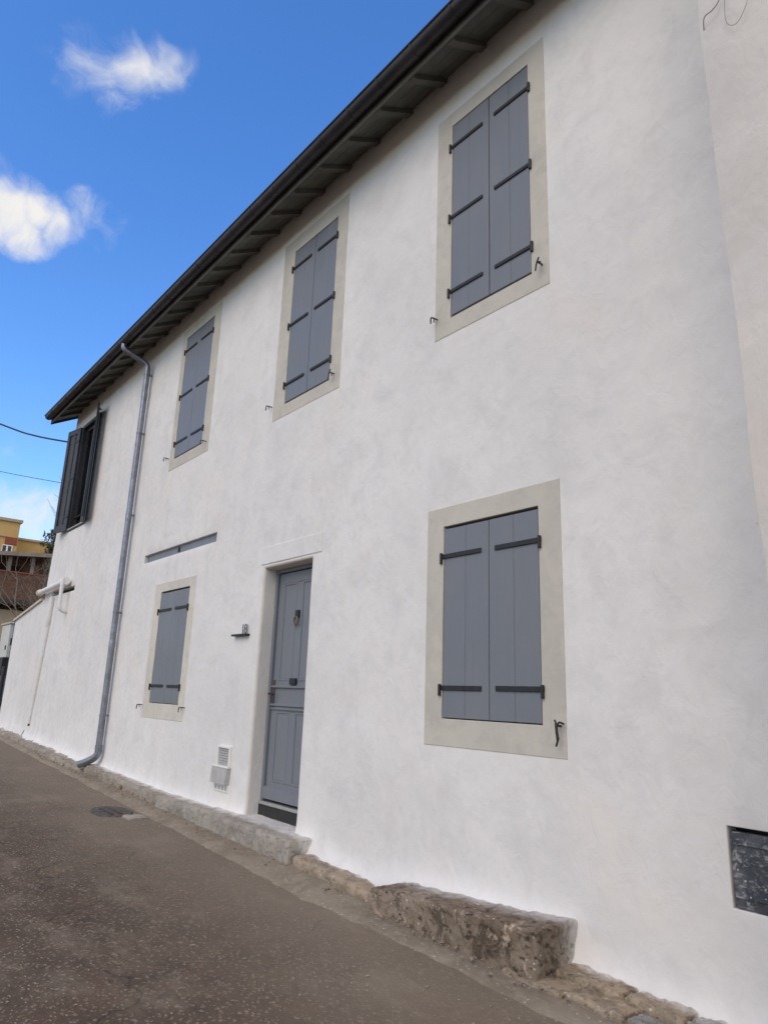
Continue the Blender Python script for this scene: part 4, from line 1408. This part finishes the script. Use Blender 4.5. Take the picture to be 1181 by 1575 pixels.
bh = thing('brick_house', (-35, 6, 0.8), 'dark brick house with covered balcony behind the bare tree', 'house')
XB = -32.0
def bh_roof(x, y):
    return 6.05 + (y - 1.6) * 0.088 + (XB + 0.35 - x) * 0.09


V = [(x, y, 0.3) for x in (XB - 6, XB - 0.9) for y in (2.0, 12)] + [(x, y, bh_roof(x, y) - 0.002) for x in (XB - 6, XB - 0.9) for y in (2.0, 12)]
obj('wall', V, [[0, 1, 3, 2], [4, 6, 7, 5], [0, 4, 5, 1], [2, 3, 7, 6], [0, 2, 6, 4], [1, 5, 7, 3]], 'brown_brick', bh)
box('lower_wall', bh, XB - 0.898, XB - 0.4, 2.0, 12, 0.3, 4.30, 'ochre_render')
# roof slab and eave
V = [(x, y, bh_roof(x, y)) for (x, y) in ((XB + 0.35, 1.6), (XB + 0.35, 12.4), (XB - 6.5, 12.4), (XB - 6.5, 1.6))]
V += [(a, b, c + 0.16) for a, b, c in V]
obj('roof', V, [[0, 1, 2, 3], [4, 7, 6, 5], [0, 4, 5, 1], [1, 5, 6, 2], [2, 6, 7, 3], [3, 7, 4, 0]], 'slab_grey', bh)
# balcony parapet of brick courses and its posts
nbk = 0
par = box('balcony_parapet', bh, XB - 0.18, XB - 0.02, 2.0, 12, 4.72, 5.78, 'brown_brick')
box('balcony_rail', bh, XB - 0.20, XB + 0.02, 1.98, 12, 5.781, 5.86, 'red_panel', 0.02)
box('balcony_slab', bh, XB - 0.9, XB + 0.10, 2.0, 12, 4.50, 4.718, 'dark_timber', 0.02)
for yy in (3.4, 5.0, 6.12, 7.0, 8.6):
    box('balcony_post', bh, XB - 0.16, XB - 0.04, yy - 0.07, yy + 0.07, 5.861, 6.05 + (yy - 1.6) * 0.088, 'slab_grey')
for yy in (4.4, 6.3, 8.2):
    box('balcony_door', bh, XB - 0.899, XB - 0.86, yy - 0.45, yy + 0.45, 4.72, 6.2, 'room_dark')


def bare_tree(name, base, height, seed, label, spread=0.5, tr=0.11, levels=5, lean=(0, 0, 0), first=None, decay=0.62):
    root = thing(name, base, label, 'tree', 'bare trees beyond the house')
    r_ = random.Random(seed)
    trunkV, crownV = [], []

    def grow(p, d, L, rad, lev):
        pts = [p]
        q = p.copy()
        dd = d.copy()
        for s in range(3):
            dd = (dd + Vector((r_.uniform(-1, 1), r_.uniform(-1, 1), r_.uniform(-0.4, 0.8))) * 0.16).normalized()
            q = q + dd * L / 3
            pts.append(q.copy())
        gq = tube_geo(pts, [rad, rad * 0.88, rad * 0.78, rad * 0.66], 6 if lev < 2 else 4)
        (trunkV if lev == 0 else crownV).append(gq)
        if lev >= levels:
            return
        nchild = 3 if lev < 3 else 2
        for c in range(nchild):
            ax = Vector((r_.uniform(-1, 1), r_.uniform(-1, 1), r_.uniform(-0.3, 0.9)))
            nd = (dd + ax * (spread + 0.25 * lev * 0.3)).normalized()
            grow(q if c else pts[2], nd, L * r_.uniform(0.62, 0.82), rad * decay, lev + 1)
    grow(Vector(base), (first or Vector((0, 0, 1)) + Vector(lean)).normalized(), height * 0.34, tr, 0)
    obj('trunk', *merge(*trunkV), 'bark', root, True)
    obj('crown', *merge(*crownV), 'bark', root, True)
    return root


bare_tree('bare_tree', (-24.0, 4.75, 0.7), 4.6, 5, 'leafless tree in front of the brick house beyond the low wall', 0.85, 0.075, 7, decay=0.70)
bare_tree('bare_tree', (-20.5, 5.12, 0.6), 6.6, 21, 'bare twigs of a tree poking out behind the house end below the open shutters', 0.75, 0.045, 4, decay=0.62)

# evergreen with rusty lower leaves on the skyline
et = thing('evergreen_tree', (-46, 11.2, 1.0), 'small evergreen with rusty lower leaves on the skyline beside the house end', 'tree')
tube('trunk', et, [(-46, 11.2, 0.8), (-46, 11.15, 5), (-46, 11.2, 9.4)], [0.22, 0.17, 0.05], 'bark', 8)
lrnd = random.Random(3)
for nm, mat, z0_, z1_, rad, cnt in (('crown', 'leaf_green', 8.9, 10.6, 1.0, 900), ('lower_crown', 'leaf_orange', 7.2, 9.2, 1.15, 900)):
    V, F = [], []
    for k in range(cnt):
        z = lrnd.uniform(z0_, z1_)
        rr_ = rad * math.sqrt(lrnd.random()) * (1 - 0.45 * abs((z - (z0_ + z1_) / 2) / ((z1_ - z0_) / 2)) ** 2) * (0.75 + 0.35 * math.sin(z * 5 + k % 5))
        t = lrnd.uniform(0, 2 * math.pi)
        c = Vector((-46 + rr_ * math.cos(t), 11.2 + rr_ * math.sin(t), z))
        a = Vector((lrnd.uniform(-1, 1), lrnd.uniform(-1, 1), lrnd.uniform(0, 1.4))).normalized() * lrnd.uniform(0.14, 0.3)
        b = a.cross(Vector((lrnd.uniform(-1, 1), lrnd.uniform(-1, 1), lrnd.uniform(-1, 1)))).normalized() * 0.045
        n = len(V)
        V += [tuple(c - b), tuple(c + b), tuple(c + a + b * 0.2), tuple(c + a - b * 0.2)]
        F.append([n, n + 1, n + 2, n + 3])
    obj(nm, V, F, mat, et)
